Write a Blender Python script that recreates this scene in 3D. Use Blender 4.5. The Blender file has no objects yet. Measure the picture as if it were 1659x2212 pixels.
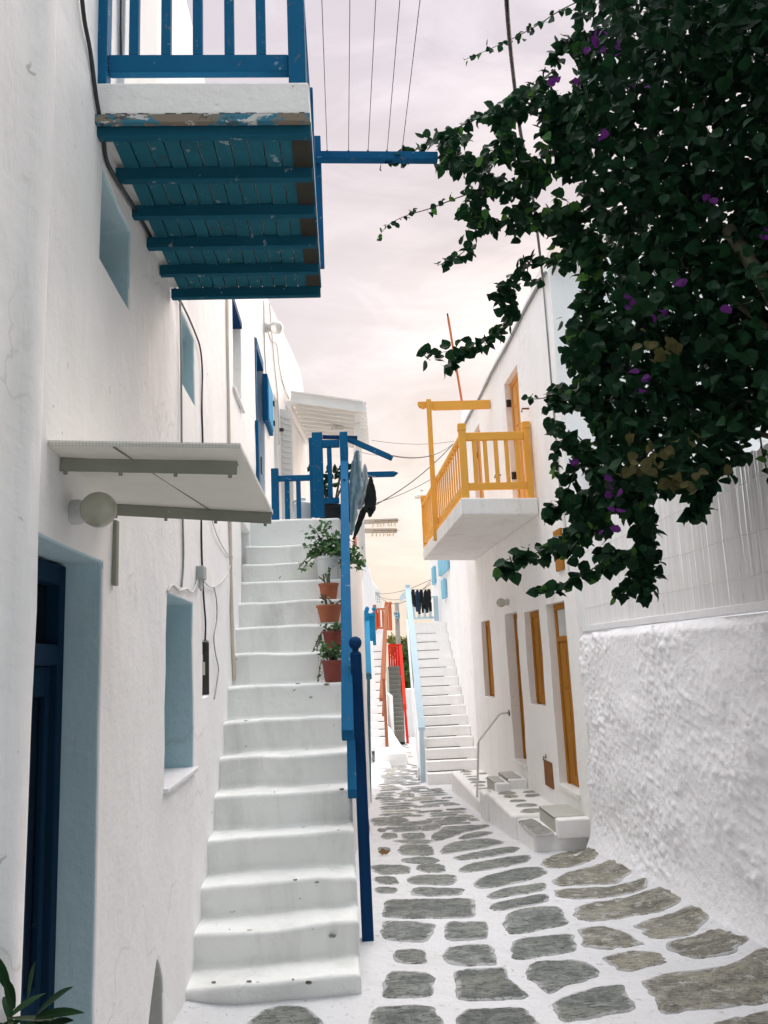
import bpy, bmesh, math, random
from mathutils import Vector, Matrix, noise
random.seed(7)
S = bpy.context.scene
COL = S.collection
R = math.radians

# ------------------------------------------------------------------ survey of the place
# The camera was solved from the vanishing lines; these helpers turn a sighted direction
# into a real point on a real plane (a wall, the street, a depth).
F = 1750.; CX, CY = 829.5, 1106.; H = 1.7
YC = Vector(((745-CX)/F, -(1424-CY)/F, -1)).normalized()
_up = Vector((-math.sin(.033), math.cos(.033), 0))
ZC = (_up - YC*_up.dot(YC)).normalized()
XC = YC.cross(ZC)
def ray(u, v):
    c = Vector(((u-CX)/F, -(v-CY)/F, -1))
    return Vector((XC.dot(c), YC.dot(c), ZC.dot(c)))
def aty(u, v, y):
    r = ray(u, v); t = y/r.y
    return Vector((r.x*t, y, H+r.z*t))
def atz(u, v, z):
    r = ray(u, v); t = (z-H)/r.z
    return Vector((r.x*t, r.y*t, z))
def atx(u, v, x):
    r = ray(u, v); t = x/r.x
    return Vector((x, r.y*t, H+r.z*t))
SL, SY = .057, 4.53
def gz(y): return -SL*(max(y, 1.0)-SY)
def ground(u, v):
    r = ray(u, v); t = (-H+SL*SY)/(r.z+SL*r.y)
    return Vector((r.x*t, r.y*t, H+r.z*t))
def lerp(a, b, t): return a+(b-a)*t
def interp(path, y):
    if y <= path[0][1]: i = 0
    elif y >= path[-1][1]: i = len(path)-2
    else:
        i = 0
        while not (path[i][1] <= y <= path[i+1][1]): i += 1
    (xa, ya), (xb, yb) = path[i], path[i+1]
    return xa+(xb-xa)*(y-ya)/(yb-ya)

# ------------------------------------------------------------------ materials
MATS = {}
def nodes(name):
    m = bpy.data.materials.new(name); m.use_nodes = True
    nt = m.node_tree; b = nt.nodes['Principled BSDF']
    MATS[name] = m
    return m, nt, b
def N(nt, t, **kw):
    n = nt.nodes.new(t)
    for k, v in kw.items():
        if k in n.inputs.keys(): n.inputs[k].default_value = v
        else: setattr(n, k, v)
    return n
def objco(nt, scale=(1, 1, 1)):
    g = N(nt, 'ShaderNodeNewGeometry')
    mp = N(nt, 'ShaderNodeMapping'); mp.inputs['Scale'].default_value = scale
    nt.links.new(g.outputs['Position'], mp.inputs['Vector'])
    return mp.outputs['Vector']
def tex(nt, co, scale, detail=4, rough=.55, dist=0):
    n = N(nt, 'ShaderNodeTexNoise', Scale=scale, Detail=detail, Roughness=rough, Distortion=dist)
    nt.links.new(co, n.inputs['Vector'])
    return n.outputs['Fac']
def ramp(nt, fac, stops):
    r = N(nt, 'ShaderNodeValToRGB')
    e = r.color_ramp.elements
    while len(e) < len(stops): e.new(.5)
    for el, (p, c) in zip(e, stops):
        el.position = p; el.color = (c, c, c, 1) if not hasattr(c, '__len__') else tuple(c)+(1,)
    nt.links.new(fac, r.inputs['Fac'])
    return r.outputs['Color']
def mix(nt, fac, a, b, mode='MIX'):
    m = N(nt, 'ShaderNodeMix', data_type='RGBA', blend_type=mode)
    def put(sock, v):
        if hasattr(v, 'is_linked'): nt.links.new(v, sock)
        elif hasattr(v, '__len__'): sock.default_value = tuple(v)+(1,)
        else: sock.default_value = v
    put(m.inputs[0], fac); put(m.inputs[6], a); put(m.inputs[7], b)
    return m.outputs[2]
def bump(nt, b, h, strength=.3, dist=.01, prev=None):
    n = N(nt, 'ShaderNodeBump', Strength=strength, Distance=dist)
    nt.links.new(h, n.inputs['Height'])
    if prev is not None: nt.links.new(prev, n.inputs['Normal'])
    nt.links.new(n.outputs['Normal'], b.inputs['Normal'])
    return n.outputs['Normal']

def plaster(name, col=(.88, .86, .84), stain=(.62, .58, .53), amount=.35, speck=.5, lump=.35, crack=1.0):
    m, nt, b = nodes(name)
    co = objco(nt)
    st = objco(nt, (1, 1, .22))
    f1 = ramp(nt, tex(nt, st, 2.2, 6, .65, .4), [(.50, 0), (.78, amount)])
    c = mix(nt, f1, col, stain)
    f2 = ramp(nt, tex(nt, co, .9, 3), [(.35, 0), (.7, .22)])
    c = mix(nt, f2, c, (col[0]*.92, col[1]*.94, col[2]*.97))
    br = tex(nt, objco(nt, (6, 6, .9)), 4.5, 5, .7)
    c = mix(nt, ramp(nt, br, [(.40, 0), (.70, .16)]), c, (col[0]*.86, col[1]*.86, col[2]*.87))
    pt = tex(nt, objco(nt, (.8, .8, .6)), 1.1, 2, .5, 1.5)
    c = mix(nt, ramp(nt, pt, [(.50, 0), (.515, .16)]), c, (min(1, col[0]*1.08), min(1, col[1]*1.08), min(1, col[2]*1.08)))
    wv = N(nt, 'ShaderNodeTexNoise', Scale=2.6, Detail=5); nt.links.new(co, wv.inputs['Vector'])
    wa = N(nt, 'ShaderNodeVectorMath', operation='MULTIPLY_ADD'); nt.links.new(wv.outputs['Color'], wa.inputs[0]); wa.inputs[1].default_value = (.5, .5, .5); nt.links.new(co, wa.inputs[2])
    vo = N(nt, 'ShaderNodeTexVoronoi', feature='DISTANCE_TO_EDGE', Scale=.85); nt.links.new(wa.outputs[0], vo.inputs['Vector'])
    ck = ramp(nt, vo.outputs['Distance'], [(.0015, 1), (.005, 0)])
    cm = ramp(nt, tex(nt, co, .8, 2), [(.50, 0), (.60, 0.32*crack)])
    ckm = mix(nt, 1.0, ck, cm, 'MULTIPLY')
    c = mix(nt, ckm, c, (.36, .35, .33))
    # small chips and specks where the lime wash has come off
    f3 = ramp(nt, tex(nt, co, 19, 2, .5, .6), [(.735, 0), (.77, speck)])
    c = mix(nt, f3, c, (.30, .28, .24))
    nt.links.new(c, b.inputs['Base Color'])
    b.inputs['Roughness'].default_value = .85
    b.inputs['Specular IOR Level'].default_value = .25
    n1 = bump(nt, b, tex(nt, co, 3.2, 5, .6), lump, .05)
    n2 = bump(nt, b, tex(nt, co, 42, 4, .65), .22, .006, n1)
    bump(nt, b, br, .18, .012, n2)
    return m
plaster('plaster')
plaster('recess_blue', (.50, .67, .72), (.42, .54, .57), .3, .3, .4)  # pale blue base colour for the insides of the nearest house's openings
plaster('plaster_old', (.84, .82, .79), (.52, .47, .40), .55, .8, .5)
plaster('plaster_step', (.84, .84, .81), (.52, .51, .46), .85, 1.0, .55)
plaster('plaster_pale', (.80, .79, .80), (.70, .66, .62), .25, .3, .3)
plaster('slab_grey', (.50, .50, .45), (.28, .28, .24), .6, .8, .5)
plaster('plaster_warm', (.82, .73, .63), (.70, .58, .46), .25, .1, .3)
plaster('concrete_white', (.70, .71, .69), (.33, .33, .30), .6, .9, .5)

def mortar():
    m, nt, b = nodes('mortar')
    co = objco(nt)
    f1 = ramp(nt, tex(nt, co, 2.3, 6, .65), [(.42, 0), (.75, .45)])
    c = mix(nt, f1, (.64, .64, .655), (.50, .50, .49))
    c = mix(nt, ramp(nt, tex(nt, co, 7, 6, .75, .6), [(.56, 0), (.66, .4)]), c, (.52, .51, .48))
    f3 = ramp(nt, tex(nt, co, 26, 3, .6, .5), [(.63, 0), (.69, .6)])
    c = mix(nt, f3, c, (.30, .29, .26))
    nt.links.new(c, b.inputs['Base Color'])
    b.inputs['Roughness'].default_value = .8
    n1 = bump(nt, b, tex(nt, co, 5, 5, .6), .5, .04)
    bump(nt, b, tex(nt, co, 45, 4, .7), .4, .008, n1)
mortar()
def stone(name, c0, c1, paint=.5):
    m, nt, b = nodes(name)
    g = N(nt, 'ShaderNodeNewGeometry')
    co = objco(nt)
    lay = objco(nt, (1.3, 5, 3))
    c = mix(nt, ramp(nt, tex(nt, co, 7, 9, .72, .8), [(.40, 0), (.58, 1)]), c0, c1)
    c = mix(nt, ramp(nt, g.outputs['Random Per Island'], [(0, .0), (1, .5)]), c, tuple(.55*k for k in c0))
    c = mix(nt, ramp(nt, tex(nt, co, 3.1, 4, .6, 1.0), [(.50, 0), (.62, .55)]), c, (c1[0]*1.02, c1[1]*1.0, c1[2]*.9))
    c = mix(nt, ramp(nt, tex(nt, lay, 8, 9, .78, 1.6), [(.53, 0), (.60, .85)]), c, (.035, .04, .033))
    c = mix(nt, ramp(nt, tex(nt, co, 26, 5, .75), [(.54, 0), (.63, .8)]), c, tuple(.35*k for k in c0))
    c = mix(nt, ramp(nt, tex(nt, co, 13, 7, .78, .3), [(.60-.06*paint, 0), (.66-.06*paint, paint)]), c, (.60, .60, .56))
    ed = N(nt, 'ShaderNodeAttribute', attribute_name='edge')
    ad = N(nt, 'ShaderNodeMath', operation='MULTIPLY_ADD'); nt.links.new(ed.outputs['Fac'], ad.inputs[0]); ad.inputs[1].default_value = .20
    nt.links.new(tex(nt, co, 5.5, 9, .8, .8), ad.inputs[2])
    c = mix(nt, ramp(nt, ad.outputs[0], [(.63, 0), (.70, .9)]), c, (.64, .64, .65))
    nt.links.new(c, b.inputs['Base Color'])
    b.inputs['Roughness'].default_value = .72
    k1 = bump(nt, b, tex(nt, lay, 7, 9, .75, 1.4), 1.0, .03)
    bump(nt, b, tex(nt, co, 60, 4, .7), .4, .006, k1)
stone('stone', (.135, .16, .15), (.36, .385, .36), .3)
stone('stone_light', (.25, .235, .19), (.50, .47, .39), .95)
stone('slab_stone', (.36, .36, .33), (.48, .475, .43), .5)

def paint(name, col, wood=(.20, .15, .10), chip=.5, white=.25, rough=.5, var=.25, wear=0):
    m, nt, b = nodes(name)
    co = objco(nt)
    c = mix(nt, ramp(nt, tex(nt, co, 4, 5, .6), [(.3, 0), (.75, var)]), col, tuple(k*.55 for k in col))
    f = ramp(nt, tex(nt, co, 13, 6, .7, .5), [(.66-wear, 0), (.70-wear, chip)])
    c = mix(nt, f, c, wood)
    f = ramp(nt, tex(nt, co, 21, 4, .6, .3), [(.70-wear, 0), (.73-wear, white)])
    c = mix(nt, f, c, (.62, .63, .62))
    nt.links.new(c, b.inputs['Base Color'])
    b.inputs['Roughness'].default_value = min(.9, rough+.28); b.inputs['Specular IOR Level'].default_value = .08
    gr = tex(nt, objco(nt, (9, 9, 9)), 9, 3, .6)
    n1 = bump(nt, b, tex(nt, co, 30, 4, .6), .3, .004)
    bump(nt, b, f, .5, .003, n1)
    return m
paint('blue_paint', (.008, .105, .235), wear=.035)
paint('deep_blue_paint', (.006, .042, .125), chip=.25, white=.25)
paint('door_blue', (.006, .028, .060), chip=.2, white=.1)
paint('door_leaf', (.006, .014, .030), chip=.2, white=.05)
paint('balcony_blue', (.009, .115, .24), chip=.45, white=.3, wear=.035)
paint('teal_paint', (.026, .15, .205), (.05, .075, .08), .75, .45, .65, .75, .05)
paint('joist_blue', (.012, .098, .155), (.05, .06, .06), .6, .35, .6, .5, .03)
paint('far_blue', (.015, .22, .42), chip=.2)
paint('teal_pipe', (.10, .22, .25), chip=.2)
paint('shutter_blue', (.055, .33, .58), chip=.15)
paint('pale_blue', (.50, .63, .70), (.30, .35, .36), .35, .3, .45, .15)
paint('yellow_paint', (.80, .40, .08), (.45, .25, .08), .3, .1, .45, .08, .02)
paint('shutter_wood', (.70, .34, .10), (.38, .19, .06), .35, .05, .5, .3)
paint('brown_wood', (.42, .18, .028), (.12, .06, .02), .7, .02, .5, .5)
paint('red_paint', (.66, .028, .018), (.3, .05, .03), .2, .03, .45, .1)
paint('rail_brown', (.34, .125, .065), (.15, .07, .04), .3, .05, .5, .2)
paint('orange_brown', (.52, .15, .06), chip=.2)
paint('white_paint', (.84, .83, .80), (.40, .36, .30), .4, .0, .5, .15)
paint('grey_white', (.60, .61, .59), (.34, .32, .27), .4, .2, .5, .3)
paint('rusty_metal', (.30, .31, .26), (.16, .07, .03), .95, .3, .6, .5)
paint('bare_wood', (.055, .052, .042), (.03, .035, .04), .8, .1, .8, .5)
def fascia():
    m, nt, b = nodes('fascia')
    co = objco(nt, (1, 1, 1.6))
    c = mix(nt, ramp(nt, tex(nt, co, 7, 5, .65), [(.47, 0), (.50, 1)]), (.21, .17, .125), (.03, .17, .25))
    c = mix(nt, ramp(nt, tex(nt, co, 6.3, 6, .7, .4), [(.57, 0), (.59, 1)]), c, (.55, .55, .53))
    c = mix(nt, ramp(nt, tex(nt, co, 16, 6, .7), [(.60, 0), (.64, .9)]), c, (.05, .05, .045))
    nt.links.new(c, b.inputs['Base Color']); b.inputs['Roughness'].default_value = .85
fascia()
paint('bar_beige', (.46, .42, .36), chip=.1)
paint('canopy_sheet', (.86, .84, .76), (.32, .30, .25), .35, .0, .4, .25)
paint('brown_metal', (.27, .12, .05), (.10, .05, .03), .6, .02, .6, .5)
paint('pipe_beige', (.70, .60, .50), (.45, .26, .14), .7, .1, .6, .3)

def simple(name, col, rough=.6, var=.2, scale=12, metal=0, bumpk=.1):
    m, nt, b = nodes(name)
    co = objco(nt)
    c = mix(nt, ramp(nt, tex(nt, co, scale, 5, .6), [(.3, 0), (.75, var)]), col, tuple(k*.5 for k in col))
    nt.links.new(c, b.inputs['Base Color'])
    b.inputs['Roughness'].default_value = rough
    b.inputs['Metallic'].default_value = metal
    if bumpk: bump(nt, b, tex(nt, co, scale*3, 4), bumpk, .004)
    return m
simple('black_cable', (.022, .026, .03), .5, .1, 20, 0, 0)
simple('grey_cable', (.30, .31, .31), .6, .3)
simple('white_cable', (.62, .60, .57), .6, .3)
simple('wire', (.10, .10, .11), .5, .1, 20, 0, 0)
simple('black_iron', (.02, .02, .02), .5)
simple('terracotta', (.40, .12, .058), .8, .35, 9)
simple('terracotta_dark', (.24, .045, .03), .6, .3, 9)
simple('white_pot', (.66, .68, .67), .4, .15, 8)
simple('soil', (.045, .03, .02), .95)
simple('bark', (.12, .085, .055), .9, .5, 20, 0, .6)
simple('twig', (.10, .10, .06), .9, .4, 20)
simple('jean_cloth', (.28, .40, .45), .9, .35, 9, 0, .5)
simple('grey_cloth', (.42, .45, .46), .9, .3, 9, 0, .5)
simple('black_cloth', (.010, .013, .013), .9, .2, 9, 0, .3)
simple('navy_cloth', (.02, .045, .09), .9, .2, 9, 0, .3)
simple('black_plastic', (.015, .016, .018), .45)
simple('meter_grey', (.42, .44, .42), .5)
simple('dark_fill', (.10, .09, .075), .95, .5, 15, 0, .8)
simple('dark_tread', (.21, .22, .19), .9, .4, 8)
simple('terrain', (.20, .19, .14), .95, .5, .1)
simple('straw', (.45, .33, .14), .9, .3, 20)
simple('dry_leaf', (.20, .11, .045), .9, .4, 30)
simple('roof_red', (.45, .13, .09), .8, .3)
simple('pole_grey', (.30, .27, .24), .9, .4, 6)

def glass(name, col, rough):
    m, nt, b = nodes(name)
    b.inputs['Base Color'].default_value = col+(1,)
    b.inputs['Roughness'].default_value = rough
glass('dark_glass', (.008, .012, .016), .12)
def globe_mat(name, tint):
    m, nt, b = nodes(name)
    co = objco(nt)
    c = mix(nt, ramp(nt, tex(nt, co, 9, 4), [(.35, 0), (.7, .6)]), tint, tuple(k*.7 for k in tint))
    nt.links.new(c, b.inputs['Base Color'])
    b.inputs['Roughness'].default_value = .15
    b.inputs['Transmission Weight'].default_value = .35
globe_mat('globe_glass', (.62, .61, .49)); globe_mat('globe_white', (.85, .83, .80))

def leafmat(name, c0, c1, trans=.25, rough=.5):
    m, nt, b = nodes(name)
    g = N(nt, 'ShaderNodeNewGeometry')
    c = mix(nt, g.outputs['Random Per Island'], c0, c1)
    nt.links.new(c, b.inputs['Base Color'])
    b.inputs['Roughness'].default_value = rough
    b.inputs['Specular IOR Level'].default_value = .12
    t = N(nt, 'ShaderNodeBsdfTranslucent'); nt.links.new(c, t.inputs['Color'])
    ms = N(nt, 'ShaderNodeMixShader'); ms.inputs[0].default_value = trans
    nt.links.new(b.outputs[0], ms.inputs[1]); nt.links.new(t.outputs[0], ms.inputs[2])
    nt.links.new(ms.outputs[0], nt.nodes['Material Output'].inputs['Surface'])
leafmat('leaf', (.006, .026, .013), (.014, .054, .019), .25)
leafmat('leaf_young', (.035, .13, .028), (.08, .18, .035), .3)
leafmat('leaf_faded', (.05, .05, .02), (.10, .09, .035), .25, .7)
leafmat('bract', (.055, .010, .085), (.13, .022, .17), .35, .6)
leafmat('succulent', (.05, .13, .05), (.12, .22, .08), .15)
leafmat('shrub_leaf', (.006, .024, .010), (.014, .052, .016), .2)
leafmat('tree_leaf', (.05, .12, .03), (.11, .17, .05), .25)
leafmat('tree_leaf_yellow', (.16, .19, .06), (.28, .25, .09), .3)

def reedmat():
    m, nt, b = nodes('reed')
    g = N(nt, 'ShaderNodeNewGeometry')
    co = objco(nt, (1, 1, .12))
    c = mix(nt, ramp(nt, g.outputs['Random Per Island'], [(0, 0), (1, 1)]), (.92, .91, .90), (.84, .825, .815))
    c = mix(nt, ramp(nt, tex(nt, co, 30, 6, .7), [(.62, 0), (.70, .45)]), c, (.38, .36, .34))
    c = mix(nt, ramp(nt, tex(nt, co, 9, 3, .7), [(.70, 0), (.76, .35)]), c, (.34, .19, .12))
    nt.links.new(c, b.inputs['Base Color']); b.inputs['Roughness'].default_value = .8
reedmat()
def rubblemat():
    m, nt, b = nodes('rubble_plaster')
    co = objco(nt)
    c = mix(nt, ramp(nt, tex(nt, co, 3, 5), [(.4, 0), (.7, .4)]), (.90, .89, .91), (.82, .82, .84))
    c = mix(nt, ramp(nt, tex(nt, co, 11, 5, .7), [(.66, 0), (.74, .45)]), c, (.45, .45, .44))
    nt.links.new(c, b.inputs['Base Color']); b.inputs['Roughness'].default_value = .85
    k = bump(nt, b, tex(nt, objco(nt, (1, 1, 1.6)), 22, 5, .66, .7), .45, .02)
    bump(nt, b, tex(nt, co, 70, 3, .6), .25, .004, k)
rubblemat()

# ------------------------------------------------------------------ mesh helpers
class MB:
    def __init__(s): s.v = []; s.f = []; s.m = []; s.e = {}
    def add(s, vs, fs, mi=0):
        o = len(s.v); s.v += [Vector(p) for p in vs]
        for f in fs: s.f.append([o+i for i in f]); s.m.append(mi)
        return s
    def box(s, a, b, mi=0):
        x0, x1 = sorted((a[0], b[0])); y0, y1 = sorted((a[1], b[1])); z0, z1 = sorted((a[2], b[2]))
        return s.hexa([(x0, y0, z0), (x1, y0, z0), (x1, y1, z0), (x0, y1, z0), (x0, y0, z1), (x1, y0, z1), (x1, y1, z1), (x0, y1, z1)], mi)
    def hexa(s, p, mi=0):
        return s.add(p, [(0, 3, 2, 1), (4, 5, 6, 7), (0, 1, 5, 4), (1, 2, 6, 5), (2, 3, 7, 6), (3, 0, 4, 7)], mi)
    def bar(s, a, b, w, h, mi=0, up=(0, 0, 1)):
        """box beam from a to b, w across, h along up"""
        a = Vector(a); b = Vector(b); d = (b-a).normalized(); u = Vector(up)
        if abs(d.dot(u)) > .97: u = Vector((0, 1, 0))
        sx = d.cross(u).normalized()*w/2; sz = sx.cross(d).normalized()*h/2
        return s.hexa([a-sx-sz, a+sx-sz, b+sx-sz, b-sx-sz, a-sx+sz, a+sx+sz, b+sx+sz, b-sx+sz], mi)
    def tube(s, pts, r, n=7, mi=0, cap=True):
        pts = [Vector(p) for p in pts]; L = len(pts); vs = []; fs = []
        ref = Vector((.31, .17, .93))
        for i, p in enumerate(pts):
            d = (pts[min(i+1, L-1)]-pts[max(i-1, 0)])
            d = d.normalized() if d.length > 1e-9 else Vector((0, 0, 1))
            a = d.cross(ref if abs(d.dot(ref)) < .95 else Vector((1, 0, 0))).normalized(); b = d.cross(a)
            rr = r[i] if hasattr(r, '__len__') else r
            for k in range(n):
                t = 2*math.pi*k/n; vs.append(p+a*math.cos(t)*rr+b*math.sin(t)*rr)
        for i in range(L-1):
            for k in range(n):
                fs.append((i*n+k, i*n+(k+1) % n, (i+1)*n+(k+1) % n, (i+1)*n+k))
        if cap: fs += [tuple(range(n))[::-1], tuple((L-1)*n+k for k in range(n))]
        return s.add(vs, fs, mi)
    def lathe(s, c, prof, n=20, mi=0, axis=None):
        """prof: (radius, height) pairs; axis: direction of the height"""
        c = Vector(c); q = Vector((0, 0, 1)).rotation_difference(Vector(axis or (0, 0, 1)))
        vs = []; fs = []
        for r, h in prof:
            for k in range(n):
                t = 2*math.pi*k/n
                vs.append(c+q @ Vector((r*math.cos(t), r*math.sin(t), h)))
        for i in range(len(prof)-1):
            for k in range(n): fs.append((i*n+k, i*n+(k+1) % n, (i+1)*n+(k+1) % n, (i+1)*n+k))
        fs += [tuple(range(n))[::-1], tuple((len(prof)-1)*n+k for k in range(n))]
        return s.add(vs, fs, mi)
    def prism(s, poly, vec, mi=0):
        n = len(poly); vec = Vector(vec); p = [Vector(q) for q in poly]
        return s.add(p+[q+vec for q in p], [tuple(range(n))[::-1], tuple(range(n, 2*n))]+[(i, (i+1) % n, n+(i+1) % n, n+i) for i in range(n)], mi)
    def sphere(s, c, r, n=16, mi=0, sq=(1, 1, 1)):
        prof = [(r*math.sin(math.pi*i/n), -r*math.cos(math.pi*i/n)) for i in range(1, n)]
        k = len(s.v); s.lathe((0, 0, 0), prof, 2*n, mi)
        for i in range(k, len(s.v)): s.v[i] = Vector((s.v[i].x*sq[0], s.v[i].y*sq[1], s.v[i].z*sq[2]))+Vector(c)
        return s
    def build(s, name, mats, parent=None, bevel=0, seg=2, smooth=False, merge=False, angle=30, solid=0):
        o0 = parent.get('_w') if parent else None
        off = Vector(o0) if o0 else Vector((0, 0, 0))
        me = bpy.data.meshes.new(name)
        me.from_pydata([tuple(p-off) for p in s.v], [], s.f)
        if isinstance(mats, str): mats = [mats]
        for m in mats: me.materials.append(MATS[m])
        me.polygons.foreach_set('material_index', s.m)
        if s.e:
            at = me.attributes.new('edge', 'FLOAT', 'POINT')
            for k_, v_ in s.e.items(): at.data[k_].value = v_
        if merge:
            bm = bmesh.new(); bm.from_mesh(me)
            bmesh.ops.remove_doubles(bm, verts=bm.verts, dist=1e-4)
            bmesh.ops.recalc_face_normals(bm, faces=bm.faces)
            bm.to_mesh(me); bm.free()
        if smooth: me.polygons.foreach_set('use_smooth', [True]*len(me.polygons))
        me.update()
        o = bpy.data.objects.new(name, me); COL.objects.link(o)
        if parent: o.parent = parent; o['_w'] = tuple(off)
        if solid:
            md = o.modifiers.new('thick', 'SOLIDIFY'); md.thickness = solid; md.offset = 0
        if bevel:
            md = o.modifiers.new('bevel', 'BEVEL'); md.width = bevel; md.segments = seg
            md.limit_method = 'ANGLE'; md.angle_limit = R(angle); md.use_clamp_overlap = True
            if seg > 1:
                me.polygons.foreach_set('use_smooth', [True]*len(me.polygons))
                md.harden_normals = True
        return o
def thing(name, label, cat, loc=(0, 0, 0), group=None):
    o = bpy.data.objects.new(name, None); COL.objects.link(o)
    o.location = loc; o['label'] = label; o['category'] = cat; o['_w'] = tuple(loc)
    o.empty_display_size = .1
    if group: o['group'] = group
    return o
def tag(o, label, cat, group=None, kind=None):
    o['label'] = label; o['category'] = cat
    if group: o['group'] = group
    if kind: o['kind'] = kind
    return o
def inst(src, delta, name=None):
    o = src.copy(); COL.objects.link(o); o.location = src.location+Vector(delta); o.parent = src.parent
    return o
def wob(p, a=.012, f=1.4, seed=0):
    q = Vector((p.x*f+seed, p.y*f, p.z*f))
    return (noise.noise(q)+.45*noise.noise(q*2.7))*a
def cuts(vals, lo, hi, step):
    vs = sorted({lo, hi}|{v for v in vals if lo < v < hi}); out = []
    for a, b in zip(vs, vs[1:]):
        n = max(1, int(math.ceil((b-a)/step)))
        out += [a+(b-a)*i/n for i in range(n)]
    return out+[hi]
def facade(path, y0, y1, z0, ztop, out, openings=(), thick=2.5, step=.3, amp=.012, roof=True, warp={}):
    """house block whose street face follows path (x as a function of y); openings (ya,yb,za,zb,depth)"""
    mb = MB(); idx = {}
    zt = ztop if callable(ztop) else (lambda y: ztop)
    zmin = min(zt(y0), zt(y1))
    ys = cuts([o[0] for o in openings]+[o[1] for o in openings]+[p[1] for p in path], y0, y1, step)
    zs = cuts([o[2] for o in openings]+[o[3] for o in openings], z0, zmin-.05, step)
    nz = len(zs)
    def V(p):
        k = (round(p.x, 4), round(p.y, 4), round(p.z, 4))
        if k not in idx:
            idx[k] = len(mb.v)
            mb.v.append(p+Vector((wob(p, amp), wob(p, amp*.35, 2.1, 9), wob(p, amp*.35, 2.1, 17))))
        return idx[k]
    def P(y, z, d=0):
        y, z = warp.get((round(y, 3), round(z, 3)), (y, z))
        return V(Vector((interp(path, y)-out*d, y, z)))
    def q(a, b, c, d):
        f = []
        for k in (a, b, c, d):
            if k not in f: f.append(k)
        if len(f) < 3: return
        mb.f.append(f if out > 0 else f[::-1]); mb.m.append(mcur[0])
    mcur = [0]
    def inside(y, z):
        for o in openings:
            if o[0]-1e-6 < y < o[1]+1e-6 and o[2]-1e-6 < z < o[3]+1e-6: return True
    for i in range(len(ys)-1):
        ya, yb = ys[i], ys[i+1]
        for j in range(nz-1):
            za, zb = zs[j], zs[j+1]
            if inside((ya+yb)/2, (za+zb)/2): continue
            q(P(ya, za), P(yb, za), P(yb, zb), P(ya, zb))
        q(P(ya, zs[-1]), P(yb, zs[-1]), P(yb, zt(yb)), P(ya, zt(ya)))
        if roof: q(P(ya, zt(ya)), P(yb, zt(yb)), P(yb, zt(yb), thick), P(ya, zt(ya), thick))
    for yy, flip in ((y0, 0), (y1, 1)):
        col = zs+[zt(yy)]
        for a, b in zip(col, col[1:]):
            f = (P(yy, a, thick), P(yy, a), P(yy, b), P(yy, b, thick))
            q(*(f[::-1] if flip else f))
    def dep_at(i_, j_):
        if not (0 <= i_ < len(ys)-1 and 0 <= j_ < nz-1): return 0
        y, z = (ys[i_]+ys[i_+1])/2, (zs[j_]+zs[j_+1])/2
        for o in openings:
            if o[0] < y < o[1] and o[2] < z < o[3]: mcur[0] = o[5] if len(o) > 5 else 0; return o[4]
        return 0
    for i in range(len(ys)-1):
        for j in range(nz-1):
            D = dep_at(i, j)
            if not D: continue
            a, b, c, d = ys[i], ys[i+1], zs[j], zs[j+1]
            q(P(a, c, D), P(b, c, D), P(b, d, D), P(a, d, D))
            mm = mcur[0]; nb = [dep_at(i, j-1), dep_at(i, j+1), dep_at(i-1, j), dep_at(i+1, j)]; mcur[0] = mm
            if not nb[0]: q(P(a, c), P(a, c, D), P(b, c, D), P(b, c))
            if not nb[1]: q(P(a, d), P(b, d), P(b, d, D), P(a, d, D))
            if not nb[2]: q(P(a, c), P(a, d), P(a, d, D), P(a, c, D))
            if not nb[3]: q(P(b, c), P(b, c, D), P(b, d, D), P(b, d))
            mcur[0] = 0
    return mb
def sag(a, b, drop, n=16):
    a = Vector(a); b = Vector(b)
    return [a.lerp(b, i/n)-Vector((0, 0, drop*4*(i/n)*(1-i/n))) for i in range(n+1)]
def smoothline(pts, n=6):
    pts = [Vector(p) for p in pts]; out = []
    for i in range(len(pts)-1):
        p0 = pts[max(i-1, 0)]; p1 = pts[i]; p2 = pts[i+1]; p3 = pts[min(i+2, len(pts)-1)]
        for k in range(n):
            t = k/n
            out.append(.5*((2*p1)+(p2-p0)*t+(2*p0-5*p1+4*p2-p3)*t*t+(-p0+3*p1-3*p2+p3)*t**3))
    return out+[pts[-1]]

LEAF_V = [(0, 0, 0), (0, .38, -.05), (0, .72, -.03), (0, 1, -.16), (-.27, .08, .05), (-.42, .36, .08), (-.27, .70, .02), (.27, .08, .05), (.42, .36, .08), (.27, .70, .02)]
LEAF_F = [(0, 1, 5, 4), (1, 2, 6, 5), (2, 3, 6), (0, 7, 8, 1), (1, 8, 9, 2), (2, 9, 3)]
def put_leaf(mb, p, d, n, s, mi=0, wide=1.0, rnd=random):
    d = Vector(d).normalized(); n = Vector(n); x = d.cross(n)
    if x.length < 1e-4: x = Vector((1, 0, 0))
    x.normalize(); n = x.cross(d)
    c = rnd.uniform(.3, 1.5)
    vs = [p+x*(a*s*wide)+d*(b*s)+n*(z*s*c) for a, b, z in LEAF_V]
    mb.add(vs, LEAF_F, mi)
def rdir(): 
    while True:
        v = Vector((random.uniform(-1, 1), random.uniform(-1, 1), random.uniform(-1, 1)))
        if .05 < v.length < 1: return v.normalized()

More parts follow.
